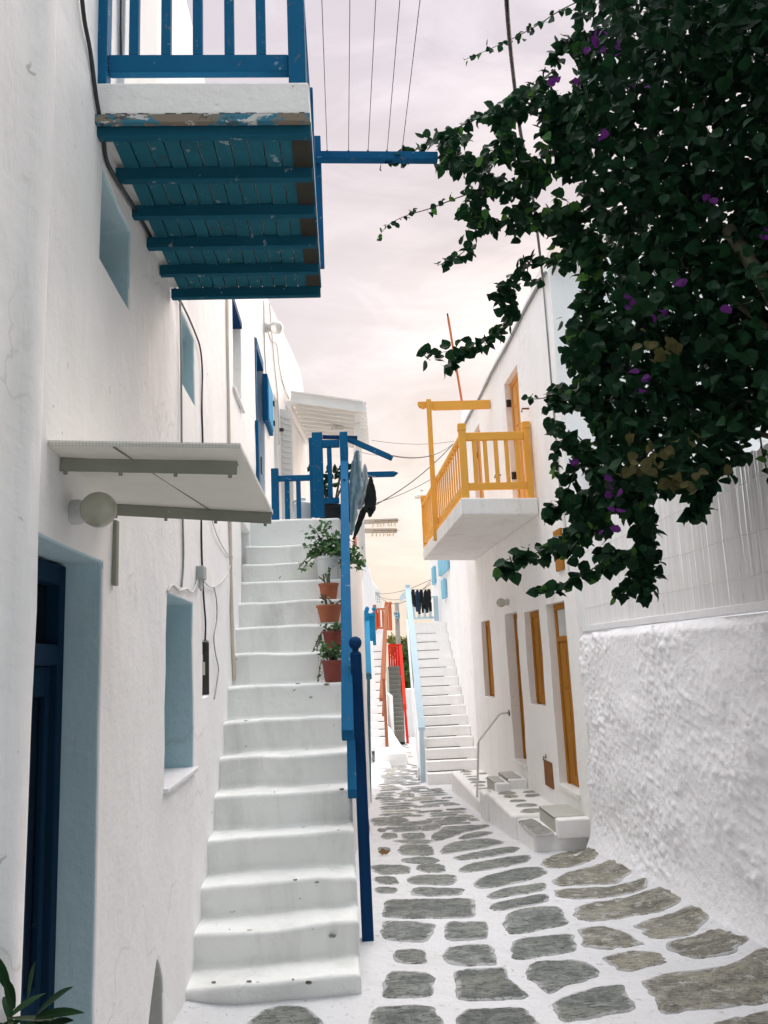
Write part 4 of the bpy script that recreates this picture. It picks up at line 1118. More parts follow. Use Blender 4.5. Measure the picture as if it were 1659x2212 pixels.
k = MB(); k.box((px_-.035, yy-.075, 3.30), (px_+.035, yy-.031, zc+.085)); k.build('pole', 'yellow_paint', fr, bevel=.006)
bd = thing('balcony_lamp', 'small white shaded lamp at the far end of the yellow balcony railing', 'lamp', (1.42, 13.35, 4.2))
c = aty(908, 1075, 13.4); k = MB(); k.lathe(c, [(.11, 0), (.10, .03), (.04, .09), (.02, .12)], 14); k.build('shade', 'white_paint', bd)
k = MB(); k.tube([c+Vector((0, 0, .1)), c+Vector((.03, 0, .14)), (yx1, 13.3, c.z+.1)], .01, 6); k.build('arm', 'grey_white', bd)
an = thing('antenna', 'thin rusty rod standing on the roof behind the yellow beam', 'rod', (2.05, 12.9, 5.7))
a_, b_ = aty(968, 686, 14.2), aty(997, 862, 14.2)
k = MB(); k.tube([b_-(a_-b_)*.1, a_], .022, 7); k.build('rod', 'orange_brown', an); k = MB(); k.tube([a_, a_+(a_-b_).normalized()*.08], .016, 7); k.build('tip', 'black_iron', an)
k = MB(); k.box((b_.x-.03, b_.y-.05, 5.6), (rx(14.2)+.2, b_.y+.05, b_.z-.1)); k.build('foot', 'plaster', an)

# terrace of the right house, with its steps
def terrace():
    t = thing('doorstep_terrace', 'low whitewashed terrace with set stones along the brown doors', 'terrace', (2, 11, -.3))
    secs = [(10.75, 14.15, -.225, 1.72), (9.0, 10.75, -.01, 1.72), (8.22, 9.0, -.045, 1.765)]
    k = MB(); s = MB()
    rnd = random.Random(8)
    for i, (y0, y1, z, x0) in enumerate(secs):
        n_ = 10; base = len(k.v); xr_ = rx(10)+.06
        k.box((x0, y0, -1.1), (xr_, y1, z))
        if i < 2:
            y = y0+.2
            while y < y1-.15:
                x = x0+.10
                while x < 2.1:
                    w = rnd.uniform(.18, .34); d = rnd.uniform(.16, .3)
                    cx, cy = x+w/2, y+rnd.uniform(-.03, .03); hw, hd = w/2-.02, d/2-.02
                    add_stone(s, [(cx+a*hw*rnd.uniform(.8, 1.05), cy+b*hd*rnd.uniform(.75, 1.05)) for a, b in ((-1, -.5), (-.4, -1), (.5, -.9), (1, -.3), (.9, .6), (.2, 1), (-.7, .8))], lambda a, b, z=z: z, rnd.choice((0, 0, 1)), .006)
                    x += w+.03
                y += .30
        else: add_stone(s, [(lambda q: (q.x, q.y))(atz(u, v, -.045)) for u, v in ((1120, 1774), (1135, 1771), (1151, 1770), (1175, 1784), (1196, 1799), (1178, 1803), (1156, 1805), (1138, 1790))], lambda a, b, z=z: z, 0, .005)
    k.build('base', 'plaster', t, bevel=.035, seg=3); s.build('set_stones', ['slab_stone', 'stone_light'], t)
    k = MB(); k.box((1.66, 10.45, -.6), (1.80, 10.80, -.01)); k.build('kerb_block', 'plaster', t, bevel=.03, seg=3)
    k = MB(); k.box((1.73, 10.20, -.6), (1.84, 10.36, -.10)); k.build('kerb_stub', 'plaster', t, bevel=.02, seg=3)
    def block(label, x0, x1, y0, y1, z0, z1):
        b = thing('door_step', label, 'step', (x0, y0, z0), 'stone steps up to the brown doors')
        k = MB(); k.box((x0+.012, y0, z0), (x1, y1, z1-.012)); k.build('base', 'plaster', b, bevel=.02, seg=3)
        k = MB(); k.box((x0, y0+.10, z0+.01), (x0+.04, y1-.01, z1-.004)); k.box((x0, y0+.10, z1-.03), (x1-.05, y1-.02, z1)); k.build('stone_slab', 'slab_grey', b, bevel=.008)
    BN = atz(1201, 1768, .10); BF = atz(1154, 1740, .10)
    block('large stone step with a white near end under the nearest brown door', BN.x, rx(8.8)+.06, min(BN.y, 8.27), BF.y, -.1, .10)
    block('upper of the two stone steps under the recessed brown door', 2.02, rx(11), 10.65, 11.35, -.25, .115)
    block('lower of the two stone steps, nearer the alley edge of the terrace', 1.82, 2.015, 10.50, 11.1, -.25, .10)
terrace()
hr_ = thing('pipe_handrail', 'white bent pipe handrail rising from the terrace edge to the recessed door', 'handrail', (1.75, 11.3, -.2))
k = MB(); P0 = aty(1030, 1705, 11.5); P1 = aty(1033, 1602, 11.5); P2 = aty(1080, 1541, 11.5); P0.z = -.23
k.tube([P0, P1+Vector((0, 0, -.03)), P1+Vector((.015, 0, .02)), P2+Vector((-.02, 0, -.02)), P2+Vector((.02, 0, 0)), Vector((rx(11.5), 11.5, P2.z))], .016, 10); k.build('pipe', 'white_paint', hr_, smooth=True)
k = MB(); k.lathe((rx(11.5)-.012, 11.5, P2.z), [(.04, 0), (.04, .012)], 12, axis=(1, 0, 0)); k.build('flange', 'brown_metal', hr_)

# ------------------------------------------------------------------ rubble wall and reed fence
def rubble():
    mb = MB(); ys = [3.0+.016*i for i in range(314)]; zs = [-.35+.016*i for i in range(139)]
    n = len(zs)
    for y in ys:
        for z in zs:
            q = Vector((0, y*2.2, z*3.0)); q2 = Vector((3, y*6.0+2.2*z, z*9-2.0*y))
            d = .036*noise.noise(q)+.018*max(0, noise.noise(q2)-.05)+.034*max(0, noise.noise(q2*2.1)-.12)+.034*max(0, noise.noise(q2*4.0)-.12)
            d = .036*noise.noise(q)+(d-.036*noise.noise(q))*max(.25, min(1.5, .9+1.1*noise.noise(Vector((7, y*1.3+z*.5, z*1.6)))))
            foot = max(0, .35-(z-gz(y)))/.35
            x = 2.31-.85*d*(1-.55*foot)-.10*foot**2
            if z > 1.80: x += (z-1.80)*.7
            mb.v.append(Vector((x, y, z)))
    for j in range(len(ys)-1):
        for i in range(n-1): mb.f.append([j*n+i, j*n+i+1, (j+1)*n+i+1, (j+1)*n+i]); mb.m.append(0)
    o = len(mb.v)
    ye = ys[-1]
    mb.box((2.36, -3, -.4), (2.75, ye, 1.84)); mb.box((2.24, -3, -.4), (2.36, 3.0, 1.84))
    return tag(mb.build('rubble_wall', 'rubble_plaster', smooth=True), 'rough lumpy whitewashed rubble wall on the right', 'wall')
rubble()
rf = thing('reed_fence', 'whitewashed reed screen fixed on top of the rough rubble wall', 'fence', (2.38, 5.5, 1.86))
def ftop(y): return 2.76+.025*(y-4)
k = MB(); rnd = random.Random(4); y = 2.0
while y < 7.93:
    r = rnd.choice((rnd.uniform(.004, .007), rnd.uniform(.007, .012))); lean = rnd.uniform(-.012, .012)
    k.tube([(2.36+rnd.uniform(-.005, .005), y, 1.89), (2.36+rnd.uniform(-.004, .004), y+lean*.5, 2.3), (2.365, y+lean, ftop(y)+rnd.uniform(-.012, .006))], r, 5)
    y += r*1.6
k.build('reeds', 'reed', rf)
k = MB(); k.box((2.335, 1.9, 1.868), (2.40, 7.94, 1.922)); k.build('bottom_board', 'plaster_pale', rf, bevel=.005)
for z0 in (2.07, 2.31, 2.60):
    k = MB(); k.tube([(2.347+.003*math.sin(i*2.3), 2+.2*i, z0+.005*math.sin(i*1.3+z0*9)+.02*(i*.2-2)/4) for i in range(30)], .0018, 5); k.build('binding_wire', 'white_cable', rf)

# ------------------------------------------------------------------ right stair and the house behind it
LIP = [-.42, -.24, -.05, .13, .315, .50, .68, .87, 1.05, 1.24, 1.43, 1.62, 1.81, 2.0, 2.20, 2.46]
rs = thing('staircase', 'narrow white stair on the right with painted shadow lines at its treads', 'staircase', (1.9, 15.4, -.6))
ysr = [15.3+.25*k for k in range(16)]
def rxl(y): return lerp(1.43, 1.62, (y-15.3)/3.9)
def rxr(y): return lerp(2.42, 2.40, (y-15.3)/3.9)
make_stairs(ysr, LIP, rxl, rxr, 20.4, lambda y: gz(y)-.05, 'steps', 'plaster', rs, 6, .014, .006)
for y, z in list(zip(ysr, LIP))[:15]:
    k = MB(); k.box((rxl(y)+.03+random.uniform(0, .06), y+.240, z+.0015), (rxr(y)-.16-random.uniform(0, .16), y+.262, z+.015)); k.build('tread_shade', 'dark_fill', rs)  # dark strip stands in for the shadow at the back of each tread
pr = thing('stair_railing', 'pale blue wooden railing leaning up the narrow right stair', 'railing', (1.42, 16.2, -.7))
a = aty(911, 1575, 16.0); b = aty(877, 1268, 19.3)
k = MB(); k.bar(a, Vector((1.55, 19.3, b.z)), .13, .09); k.build('handrail', 'pale_blue', pr, bevel=.008)
k = MB(); k.bar(aty(914, 1690, 16.0), aty(910, 1570, 16.0), .085, .085); k.build('post', 'pale_blue', pr, bevel=.008)
k = MB(); k.bar(Vector((1.36, 16.3, -.55)), Vector((1.50, 19.3, 2.45)), .04, .34); k.build('side_board', 'plaster_pale', pr, bevel=.008)
k = MB(); k.box((1.50, 19.2, 2.46), (1.60, 19.3, b.z+.05)); k.build('post', 'pale_blue', pr, bevel=.006)
k = MB(); k.box((1.50, 19.3, 3.15), (1.56, 21.5, 3.27)); k.build('rail', 'pale_blue', pr, bevel=.006)
gr = thing('landing_railing', 'pale blue railing across the head of the narrow right stair', 'railing', (1.9, 20.3, 2.46))
for v0, v1 in ((1331, 1338), (1287, 1292)):
    p0 = aty(890, v1, 20.2); p1 = aty(945, v0, 20.2)
    k = MB(); k.box((p0.x, 20.2, p0.z), (2.36, 20.26, p1.z)); k.build('rail', 'pale_blue', gr, bevel=.004)
for u in (893, 905, 917, 929): pbox(u-1.5, u+1.5, 1290, 1333, 20.21, .03, 'baluster', 'pale_blue', gr, .003)
pbox(939, 946, 1288, 1342, 20.15, .08, 'post', 'pale_blue', gr)
ln = MB(); ln.tube(sag(aty(886, 1273, 19.6), aty(931, 1272, 19.6), .01, 8), .006, 5); tag(ln.build('washing_line', 'grey_cable'), 'washing line of black clothes at the head of the narrow right stair', 'line')
for i, (u0, u1, vb) in enumerate(((887, 897, 1318), (896, 906, 1323), (905, 915, 1322), (914, 923, 1318), (921, 931, 1321))):
    vb = (1314, 1322, 1327, 1317, 1324)[i]; um = (u0+u1)/2
    cloth_ = [[(1273, um-2.5, um+2.5), (1279, u0+1, u1-1), (1292, u0, u1), (1302, u0-.5, u1+.5)], [(1300, u0-.5, um), (vb, u0-1.5, um-1)], [(1300, um, u1+.5), (vb-3, um+1.2, u1+1.5)]]
    if i in (1, 3): cloth_ = [[(1273, um-1, um+2), (1280, u0+1.5, u1-1), (1300, u0, u1+.5), (vb-4, u0+2, u1+1), (vb, u0+4, u1)]]
    drape('hanging_clothes', ['black shorts first on the line by the pale blue post', 'black cloth second on the line over the right stair', 'black shorts in the middle of the line over the right stair', 'black cloth fourth on the line over the right stair', 'black cloth last on the line beside the far house'][i], 'clothes',
          cloth_, 19.6+.03*i, 'black_cloth' if i != 1 else 'navy_cloth', 1.5, .07, 'dark clothes drying over the right stair', i*2.1)
GP = [(2.42, 14.3), (2.40, 21.9)]
hG = thing('white_house', 'white house behind the narrow right stair with light blue shutters', 'house', (2.5, 18, 0))
facade(GP, 14.33, 21.9, -1.5, 4.55, -1, [], 3.0).build('wall', 'plaster', hG, bevel=.02, seg=2, merge=True)
def gshut(u0, u1, v0, v1):
    r = [aty(u, v, 1) for u, v in ((u0, v0), (u1, v1))]
    ya = 2.40/(aty(u1, v0, 1).x); yb = 2.40/(aty(u0, v0, 1).x); ym = (ya+yb)/2
    za = aty(u0, v1, ym).z; zb = aty(u0, v0, ym).z
    k = MB(); k.box((2.34, ya, za), (2.40, yb, zb)); o = k.build('shutter', 'shutter_blue2', hG, bevel=.006)
    k = MB(); k.box((2.332, ya+.08, za+.08), (2.34, yb-.08, zb-.08)); k.build('panel', 'shutter_blue2', o, bevel=.003)
paint('shutter_blue2', (.26, .55, .70), chip=.1)
gshut(950, 969, 1200, 1238); gshut(957, 964, 1252, 1292); gshut(936, 941, 1225, 1262)

# ------------------------------------------------------------------ far left and the end of the alley
fr2 = thing('stair_railing', 'bright blue railing of the hidden stair past the white corner pier', 'railing', (.4, 14, -.5))
a = Vector((.335, 13.15, gz(13.1))); top = aty(797, 1318, 16.6)
k = MB(); k.bar(aty(799, 1735, 13.1), aty(796, 1460, 13.1), .05, .06); k.build('pole', 'teal_pipe', fr2, bevel=.008)
k = MB(); k.sphere(aty(796, 1456, 13.1), .035, 8); k.build('pole_cap', 'teal_pipe', fr2, smooth=True)
k = MB(); k.bar(aty(797, 1462, 13.4), aty(793, 1345, 16.6), .09, .09); k.build('handrail', 'far_blue', fr2, bevel=.006)
pbox(788, 796, 1318, 1442, 16.6, .07, 'post', 'far_blue', fr2); pbox(806, 810, 1322, 1394, 17.2, .07, 'post', 'far_blue', fr2)
pbox(796, 809, 1330, 1380, 17.0, .03, 'panel', 'far_blue', fr2); pbox(795, 811, 1324, 1331, 16.95, .09, 'rail', 'far_blue', fr2); pbox(795, 811, 1379, 1385, 16.95, .09, 'rail', 'far_blue', fr2)
for u, y in ((793, 16.63), (808, 17.23)):
    k = MB(); k.lathe(aty(u, 1320, y), [(.03, 0), (.045, .03), (.045, .06), (.02, .09)], 10); k.build('finial', 'far_blue', fr2)
hD = thing('white_house', 'white house with a rounded shoulder roof beyond the bright blue railing', 'house', (0, 20, 0))
pr_ = [aty(u, v, 27.6) for u, v in ((812, 1420), (812, 1300), (808, 1270), (802, 1245), (793, 1217), (782, 1192), (765, 1175))]
prof = [(-2.5, -2), (pr_[0].x, -2)]+[(p.x, p.z) for p in pr_]+[(-2.5, pr_[-1].z+.2)]
k = MB(); k.prism([(x, 27.6, z) for x, z in prof], (.1, 5, 0)); k.build('wall', 'plaster', hD, bevel=.03, seg=2)
hE = thing('white_house', 'farthest white house on the left with a small white lattice window', 'house', (1, 36, 0))
p = aty(811, 1262, 33)
prof = [(-1.5, -2), (1.72, -2), (1.72, 3.9), (1.62, 4.4), (1.4, 4.75), (1.0, 4.95), (-1.5, 5.0)]
k = MB(); k.prism([(x-.12, 33, z) for x, z in prof], (0, 6, 0)); k.build('wall', 'plaster', hE, bevel=.04, seg=2)
a, b = aty(812, 1304, 32.97), aty(822, 1277, 32.97)
k = MB(); k.box((a.x, 32.95, a.z), (b.x, 33.0, b.z)); w = k.build('window', 'black_iron', hE)
k = MB(); k.box((a.x-.03, 32.92, a.z-.08), (b.x+.03, 32.99, a.z))
for i in range(6): z = lerp(a.z+.02, b.z-.02, i/5); k.box((a.x, 32.93, z-.02), (b.x, 32.95, z+.02))
for i in range(3): x = lerp(a.x+.03, b.x-.03, i/2); k.box((x-.025, 32.925, a.z), (x+.025, 32.945, b.z))
k.build('lattice', 'white_paint', w)
# far white stair with the brown railing
fs = thing('staircase', 'far white stair squeezed between the bright blue and the brown railing', 'staircase', (1, 22, -.6))
ysf = [22+.25*k for k in range(14)]; vf = [1594, 1578, 1561, 1544, 1527, 1511, 1493, 1475, 1457, 1441, 1425, 1408, 1391, 1370]
zsf = [aty(822, v, y).z for v, y in zip(vf, ysf)]
make_stairs(ysf, zsf, lambda y: .62+.012*(y-22), lambda y: aty(836, 1500, y).x, 27.5, lambda y: gz(y)+.3, 'steps', 'plaster', fs, 5, .014, .005)
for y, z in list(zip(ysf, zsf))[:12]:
    k = MB(); k.box((.85+.01*(y-22), y+.238, z+.0015), (1.08+.01*(y-22), y+.262, z+.02)); k.build('tread_shade', 'dark_fill', fs)  # tread shadows drawn as dark strips here too
pf = MB(); pf.box((.7, 20.6, -1.3), (aty(872, 1610, 21.5).x, 31.0, -.62)); pf.box((.62, 19.6, -1.3), (1.0, 20.6, -.80))
tag(pf.build('stair_plinth', 'plaster', bevel=.03, seg=2), 'low white plinth at the foot of the far stairs', 'plinth')
br = thing('stair_railing', 'brown wooden railing of the far white stair', 'railing', (1.15, 22, -.5))
k = MB(); k.bar(aty(823, 1512, 22.0), aty(834, 1310, 26.2), .09, .10); k.build('handrail', 'rail_brown', br, bevel=.008)
k = MB(); k.bar(aty(828, 1545, 22.05), aty(834, 1345, 26.2), .07, .08); k.build('lower_rail', 'rail_brown', br, bevel=.008)
k = MB(); k.bar(aty(836, 1612, 22.0), aty(829, 1465, 22.0), .08, .08); k.build('post', 'rail_brown', br, bevel=.008)
for u in (835, 843, 810): pbox(u-2.5, u+2.5, 1306, 1362, 26.3+(.6 if u == 843 else 0), .08, 'post', 'orange_brown', br)
pbox(810, 835, 1313, 1318, 26.32, .06, 'rail', 'orange_brown', br); pbox(810, 835, 1354, 1359, 26.32, .06, 'rail', 'orange_brown', br)
pbox(826, 829, 1318, 1354, 26.33, .04, 'baluster', 'orange_brown', br); pbox(818, 821, 1318, 1354, 26.33, .04, 'baluster', 'orange_brown', br)
for u, y in ((835, 26.34), (843, 26.94)):
    k = MB(); k.lathe(aty(u, 1308, y), [(.03, 0), (.06, .05), (.06, .09), (.02, .13)], 10); k.build('finial', 'orange_brown', br)
fx = thing('fire_extinguisher', 'red cylinder with a dark top standing behind the brown railing', 'extinguisher', aty(815, 1356, 26.8))
c = aty(815, 1357, 26.7)
k = MB(); k.lathe(c, [(.07, 0), (.075, .03), (.075, .42), (.05, .50), (.025, .53)], 14); k.build('cylinder', 'red_paint', fx, smooth=False)
k = MB(); k.lathe(c+Vector((0, 0, .53)), [(.03, 0), (.03, .06), (.015, .1)], 10); k.box(c+Vector((-.05, -.015, .59)), c+Vector((.05, .015, .62))); k.build('valve', 'black_iron', fx)
# red stair
rd = thing('staircase', 'far stair with grey green treads beside the red railing', 'staircase', (1.9, 31, -1.2))
nv = 15; ysd = [31+.26*k for k in range(nv)]; zsd = [aty(856, lerp(1578, 1439, k/(nv-1)), y).z for k, y in enumerate(ysd)]
make_stairs(ysd, zsd, lambda y: lerp(1.66, 1.84, (y-31)/4), lambda y: lerp(2.12, 2.30, (y-31)/4), 36.5, lambda y: gz(y)+.1, 'steps', 'dark_tread', rd, 5, .01, .006)
rr = thing('stair_railing', 'bright red railing at the end of the alley', 'railing', (2.2, 31, -1.2))
k = MB(); k.bar(aty(881, 1606, 30.6), aty(874, 1520, 30.6), .09, .09); k.build('post', 'red_paint', rr, bevel=.006)
k = MB(); k.bar(aty(875, 1530, 30.6), aty(865, 1397, 34.8), .12, .13); k.build('handrail', 'red_paint', rr, bevel=.006)
pbox(861, 868, 1391, 1460, 34.8, .12, 'post', 'red_paint', rr); pbox(838, 862, 1391, 1397, 34.9, .08, 'rail', 'red_paint', rr); pbox(838, 862, 1440, 1445, 34.9, .08, 'rail', 'red_paint', rr)
for u in (841, 846, 851, 856): pbox(u-1.1, u+1.1, 1397, 1440, 34.92, .05, 'baluster', 'red_paint', rr, .003)
k = MB(); k.bar(aty(846, 1424, 35.3), aty(858, 1404, 35.3), .02, .03); k.bar(aty(843, 1424, 35.35), aty(855, 1426, 35.35), .02, .05); k.build('white_brace', 'white_paint', rr)
sw = MB(); a = aty(839, 1440, 30.9); sw.box((1.60, 30.6, -1.4), (1.72, 36.5, .3)); 
tag(sw.build('side_wall', 'plaster', bevel=.02, seg=2), 'low white wall between the brown and the red stair', 'wall')
rw = MB(); rw.box((aty(872, 1500, 38).x, 38, -2.2), (3.6, 38.5, aty(880, 1488, 38).z)); tag(rw.build('garden_wall', 'plaster', bevel=.03, seg=2), 'white garden wall with trees behind it at the end of the alley', 'wall')
up_ = thing('utility_pole', 'weathered utility pole with wires and a coil at the alley end', 'pole', (2.62, 40, -1))
k = MB(); k.tube([aty(863, 1500, 40), aty(862, 1440, 40), aty(857, 1302, 40)], [.14, .13, .11], 10); k.build('shaft', 'pole_grey', up_, smooth=True)
k = MB(); k.tube([aty(855+4*math.cos(a_), 1325+4*math.sin(a_), 39.8) for a_ in [i*.4 for i in range(16)]], .03, 5); k.tube([aty(857+3*math.cos(a_), 1332+3*math.sin(a_), 39.8) for a_ in [i*.4 for i in range(16)]], .03, 5); k.build('wire_coil', 'meter_grey', up_)
k = MB(); p = aty(858, 1330, 39.85); k.box(p-Vector((.12, .05, .12)), p+Vector((.12, .05, .12))); k.build('fuse_box', 'far_blue', up_)
def tree(label, c, r, hgt, mat, n, seed):
    random.seed(seed); c = Vector(c)
    t = thing('tree', label, 'tree', (c.x, c.y, -2.2))
    k = MB(); k.tube([(c.x, c.y, -2.4), (c.x+.05, c.y, c.z-.3*hgt), (c.x, c.y, c.z)], [.12, .09, .05], 8)
    for i in range(6):
        d_ = rdir(); d_.z = abs(d_.z); k.tube([(c.x, c.y, c.z-.3*hgt), c+Vector((d_.x*r*.7, d_.y*r*.7, d_.z*hgt*.4))], [.05, .02], 6)
    k.build('trunk', 'bark', t, smooth=True)
    k = MB(); cl = [c+Vector((rdir().x*r*.7, rdir().y*r*.7, rdir().z*hgt*.4)) for i in range(16)]
    for i in range(n):
        p = random.choice(cl)+rdir()*r*.42*random.random()**.4
        put_leaf(k, p, rdir(), rdir(), random.uniform(.10, .2))
    k.build('crown', mat, t)
tree('yellow green tree rising behind the red railing', aty(866, 1400, 43), .75, 1.5, 'tree_leaf_yellow', 1500, 1)
tree('dark green bush leaning over the white garden wall', aty(878, 1470, 40), .65, 1.6, 'tree_leaf', 1700, 2)
tree('green tree filling the gap between pole and pale blue railing', aty(878, 1425, 42), .7, 1.4, 'tree_leaf', 1300, 5)
# cable brackets on the left
for i, (v, lab) in enumerate(((1127, 'upper pale slotted bar with dangling ties jutting out beyond the laundry'), (1146, 'lower pale slotted bar with dangling ties jutting out beyond the laundry'))):
    t = thing('cable_bar', lab, 'bar', aty(800, v, 15.5), 'slotted bars beyond the laundry')
    p, q = aty(770, v+1, 15.5), aty(860 if i == 0 else 858, v-3 if i == 0 else v, 15.5)
    k = MB(); k.bar(p, q, .05, .095); k.build('bar', 'bar_beige', t, bevel=.02)
    k = MB()
    for j in range(7):
        c = p.lerp(q, .4+.085*j)+Vector((0, -.02, -.03)); k.tube([c, c+Vector((random.uniform(-.04, .04), -.01, -.09))], .006, 5); k.tube([c+Vector((0, 0, -.04)), c+Vector((random.uniform(-.05, .05), -.01, -.07))], .005, 5)
    k.build('ties', 'straw', t)
    k = MB()
    for j in range(4): c = p.lerp(q, .45+.16*j)+Vector((0, -.028, 0)); k.lathe(c, [(.012, 0), (.012, .006)], 8, axis=(0, 1, 0)); k.tube([c, c+Vector((.1, 0, 0))], .004, 4)
    k.build('slots', 'brown_metal', t)
wb = thing('white_block', 'white masonry block with a salmon cap behind the laundry, carrying the slotted bars', 'block', (.1, 15.5, 3))
k = MB(); k.box((-.6, 15.4, 2.9), (.34, 16.4, 3.55)); k.box((.14, 15.45, 3.5), (.24, 15.55, 4.62)); k.build('body', 'plaster', wb, bevel=.02, seg=2)
pa, pb = aty(768, 1184, 17), aty(787, 1163, 17)
k = MB(); k.box((-.3, 16.8, 2.9), (pa.x+.10, 17.3, pa.z)); k.build('pier', 'plaster', wb, bevel=.02)
k = MB(); k.prism([(-.3, 16.75, pa.z), (pa.x+.10, 16.75, pa.z), (pb.x, 16.75, pa.z+.10), (pb.x, 16.75, pa.z+.16), (pa.x+.05, 16.75, pb.z), (-.3, 16.75, pb.z)], (0, .6, 0)); k.build('cap', 'roof_red', wb, bevel=.01)
# wires across the alley
WR = [('thin wire from the terrace pergola to the far roof corner', aty(803, 951, 12.4), aty(981, 953, 14.1), .06, .005),
      ('thick wire from the sloping washing arm to the far roof corner', aty(845, 984, 8.4), aty(981, 956, 14.1), .12, .010),
      ('thick wire from behind the laundry up to the far roof corner', aty(800, 1096, 12), aty(978, 960, 14.1), .10, .012),
      ('thin wire from behind the laundry to the yellow railing', aty(800, 1090, 12), aty(944, 1027, 13.3), .05, .007),
      ('upper thin wire across the alley end', aty(812, 1282, 33), aty(938, 1248, 21.9), .15, .012),
      ('second thin wire across the alley end', aty(812, 1284, 33), aty(938, 1255, 21.9), .35, .012),
      ('sagging wire across the alley end from the lattice window', aty(812, 1280, 33), aty(890, 1290, 21.9), .3, .014),
      ('steep wire at the corner of the house behind the right stair', aty(905, 1280, 21.5), aty(938, 1246, 21.9), .02, .010)]
for lab, a, b, dr, r in WR:
    k = MB(); k.tube(sag(a, b, dr, 16), r*.8, 5); tag(k.build('overhead_wire', 'wire'), lab, 'wire', 'wires across the alley')
cable('overhead_cable', 'thick black cable coming down from the sky into the bougainvillea', [aty(1088, -120, 3.2), aty(1094, 0, 3.6), aty(1101, 90, 4.0), aty(1112, 190, 4.5), aty(1125, 290, 5.0), aty(1150, 420, 5.8), Vector((2.28, 8.1, 5.6))], .013)

# ------------------------------------------------------------------ bougainvillea
def inpoly(x, y, P):
    c = False; j = len(P)-1
    for i in range(len(P)):
        if (P[i][1] > y) != (P[j][1] > y) and x < (P[j][0]-P[i][0])*(y-P[i][1])/(P[j][1]-P[i][1])+P[i][0]: c = not c
        j = i
    return c
DENSE = [(1290, -140), (1300, 40), (1275, 90), (1250, 150), (1230, 220), (1215, 300), (1240, 380), (1285, 450), (1310, 520), (1330, 600), (1300, 680), (1262, 760), (1255, 850), (1290, 940), (1285, 1040), (1290, 1100), (1330, 1110), (1400, 1085), (1440, 1060), (1490, 1040), (1560, 985), (1640, 900), (1780, 930), (1950, 760), (2200, 640), (2200, -140)]
MED = [(1265, -60), (1245, 60), (1210, 150), (1120, 205), (1000, 262), (930, 305), (945, 345), (965, 400), (975, 440), (1010, 480), (1060, 490), (1110, 520), (1130, 560), (1140, 620), (1190, 600), (1230, 580), (1265, 620), (1210, 680), (1230, 740), (1190, 800), (1190, 860), (1180, 910), (1220, 960), (1275, 1000), (1215, 1060), (1190, 1110), (1200, 1150), (1180, 1190), (1230, 1215), (1290, 1225), (1350, 1215), (1420, 1180), (1415, 1120), (1400, 1060), (1320, 900), (1300, 500), (1300, 100)]
bg = thing('bougainvillea', 'big dark bougainvillea with purple bracts hanging in from the right', 'vine', (2.0, 3.1, 0))
fol = MB(); twg = MB(); random.seed(42)
def dep(u, v):
    # depth of the hanging mass: nearer towards the top right, always clear of the reed fence
    y = 4.25-.9*max(0, (u-1150)/600)-.25*max(0, (500-v)/500)
    return y
def put(u, v, y, s, mb=fol, mi=0, droop=.5):
    p = aty(u, v, y)
    if p.z < 2.95 and p.x > 2.22: p.x = 2.22-random.random()*.1
    d = rdir()+Vector((-.25, -.1, -droop)); n = Vector((0, -.6, .5))+rdir()*.9
    put_leaf(mb, p, d, n, s, mi, random.uniform(.95, 1.2))
n = 0
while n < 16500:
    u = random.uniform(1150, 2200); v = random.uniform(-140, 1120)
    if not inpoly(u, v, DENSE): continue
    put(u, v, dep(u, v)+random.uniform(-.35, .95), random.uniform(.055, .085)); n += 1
n = 0; tries = 0
while n < 3000 and tries < 60000:
    tries += 1
    u = random.uniform(930, 1430); v = random.uniform(-60, 1230)
    if not inpoly(u, v, MED): continue
    g = noise.noise(Vector((u*.016, v*.016, 5)))+.5*noise.noise(Vector((u*.045, v*.045, 1)))
    if g < -.02: continue
    put(u, v, dep(u, v)+random.uniform(-.15, .3), random.uniform(.045, .08), fol, 1 if random.random() < .10 else 0, droop=.7); n += 1
def branch(pts, leaves, s0, s1, y=None, spread=14, young=0, r=.005):
    P3 = [aty(u, v, (y or dep(u, v))+.05*math.sin(i)) for i, (u, v) in enumerate(pts)]
    L = smoothline(P3, 6); twg.tube(L, [r*(1-.7*i/len(L)) for i in range(len(L))], 5)
    for i in range(leaves):
        t = (i+random.random())/leaves; f = t*(len(L)-1.001); a = int(f); p = L[a].lerp(L[a+1], f-a)
        p = p+rdir()*spread/1750*3.9*random.random()
        put_leaf(fol, p, rdir()+Vector((-.2, -.1, -.6)), Vector((0, -.7, .4))+rdir()*.7, 1.25*lerp(s0, s1, t)*random.uniform(.8, 1.15), 1 if random.random() < young*t else 0, random.uniform(.95, 1.2))
branch([(1300, -20), (1215, 20), (1160, 55), (1110, 82), (1060, 105), (1002, 130)], 40, .045, .026, None, 16, .3, .004)
branch([(1200, 150), (1100, 225), (1000, 270), (930, 310), (880, 330), (838, 350)], 90, .055, .038, None, 26, .2)
branch([(1100, 400), (1010, 420), (930, 450), (880, 465), (840, 485), (815, 515)], 34, .045, .022, None, 13, .4, .004)
branch([(1100, 480), (1040, 500), (1000, 545), (955, 570)], 34, .055, .045, None, 20)
branch([(1150, 560), (1110, 610), (1090, 650), (1105, 690), (1050, 730), (990, 755), (915, 765)], 110, .058, .05, None, 26)
branch([(1090, 640), (1075, 630), (1062, 640)], 10, .05, .05, None, 10)
branch([(1000, 760), (975, 785), (960, 795)], 14, .055, .05, None, 12)
branch([(1240, 80), (1210, 95), (1195, 130)], 26, .05, .05, None, 22)
branch([(1210, 830), (1180, 858), (1135, 862)], 14, .05, .035, None, 10, .4)
branch([(1230, 930), (1195, 985), (1205, 1015)], 16, .05, .045, None, 12, .4)
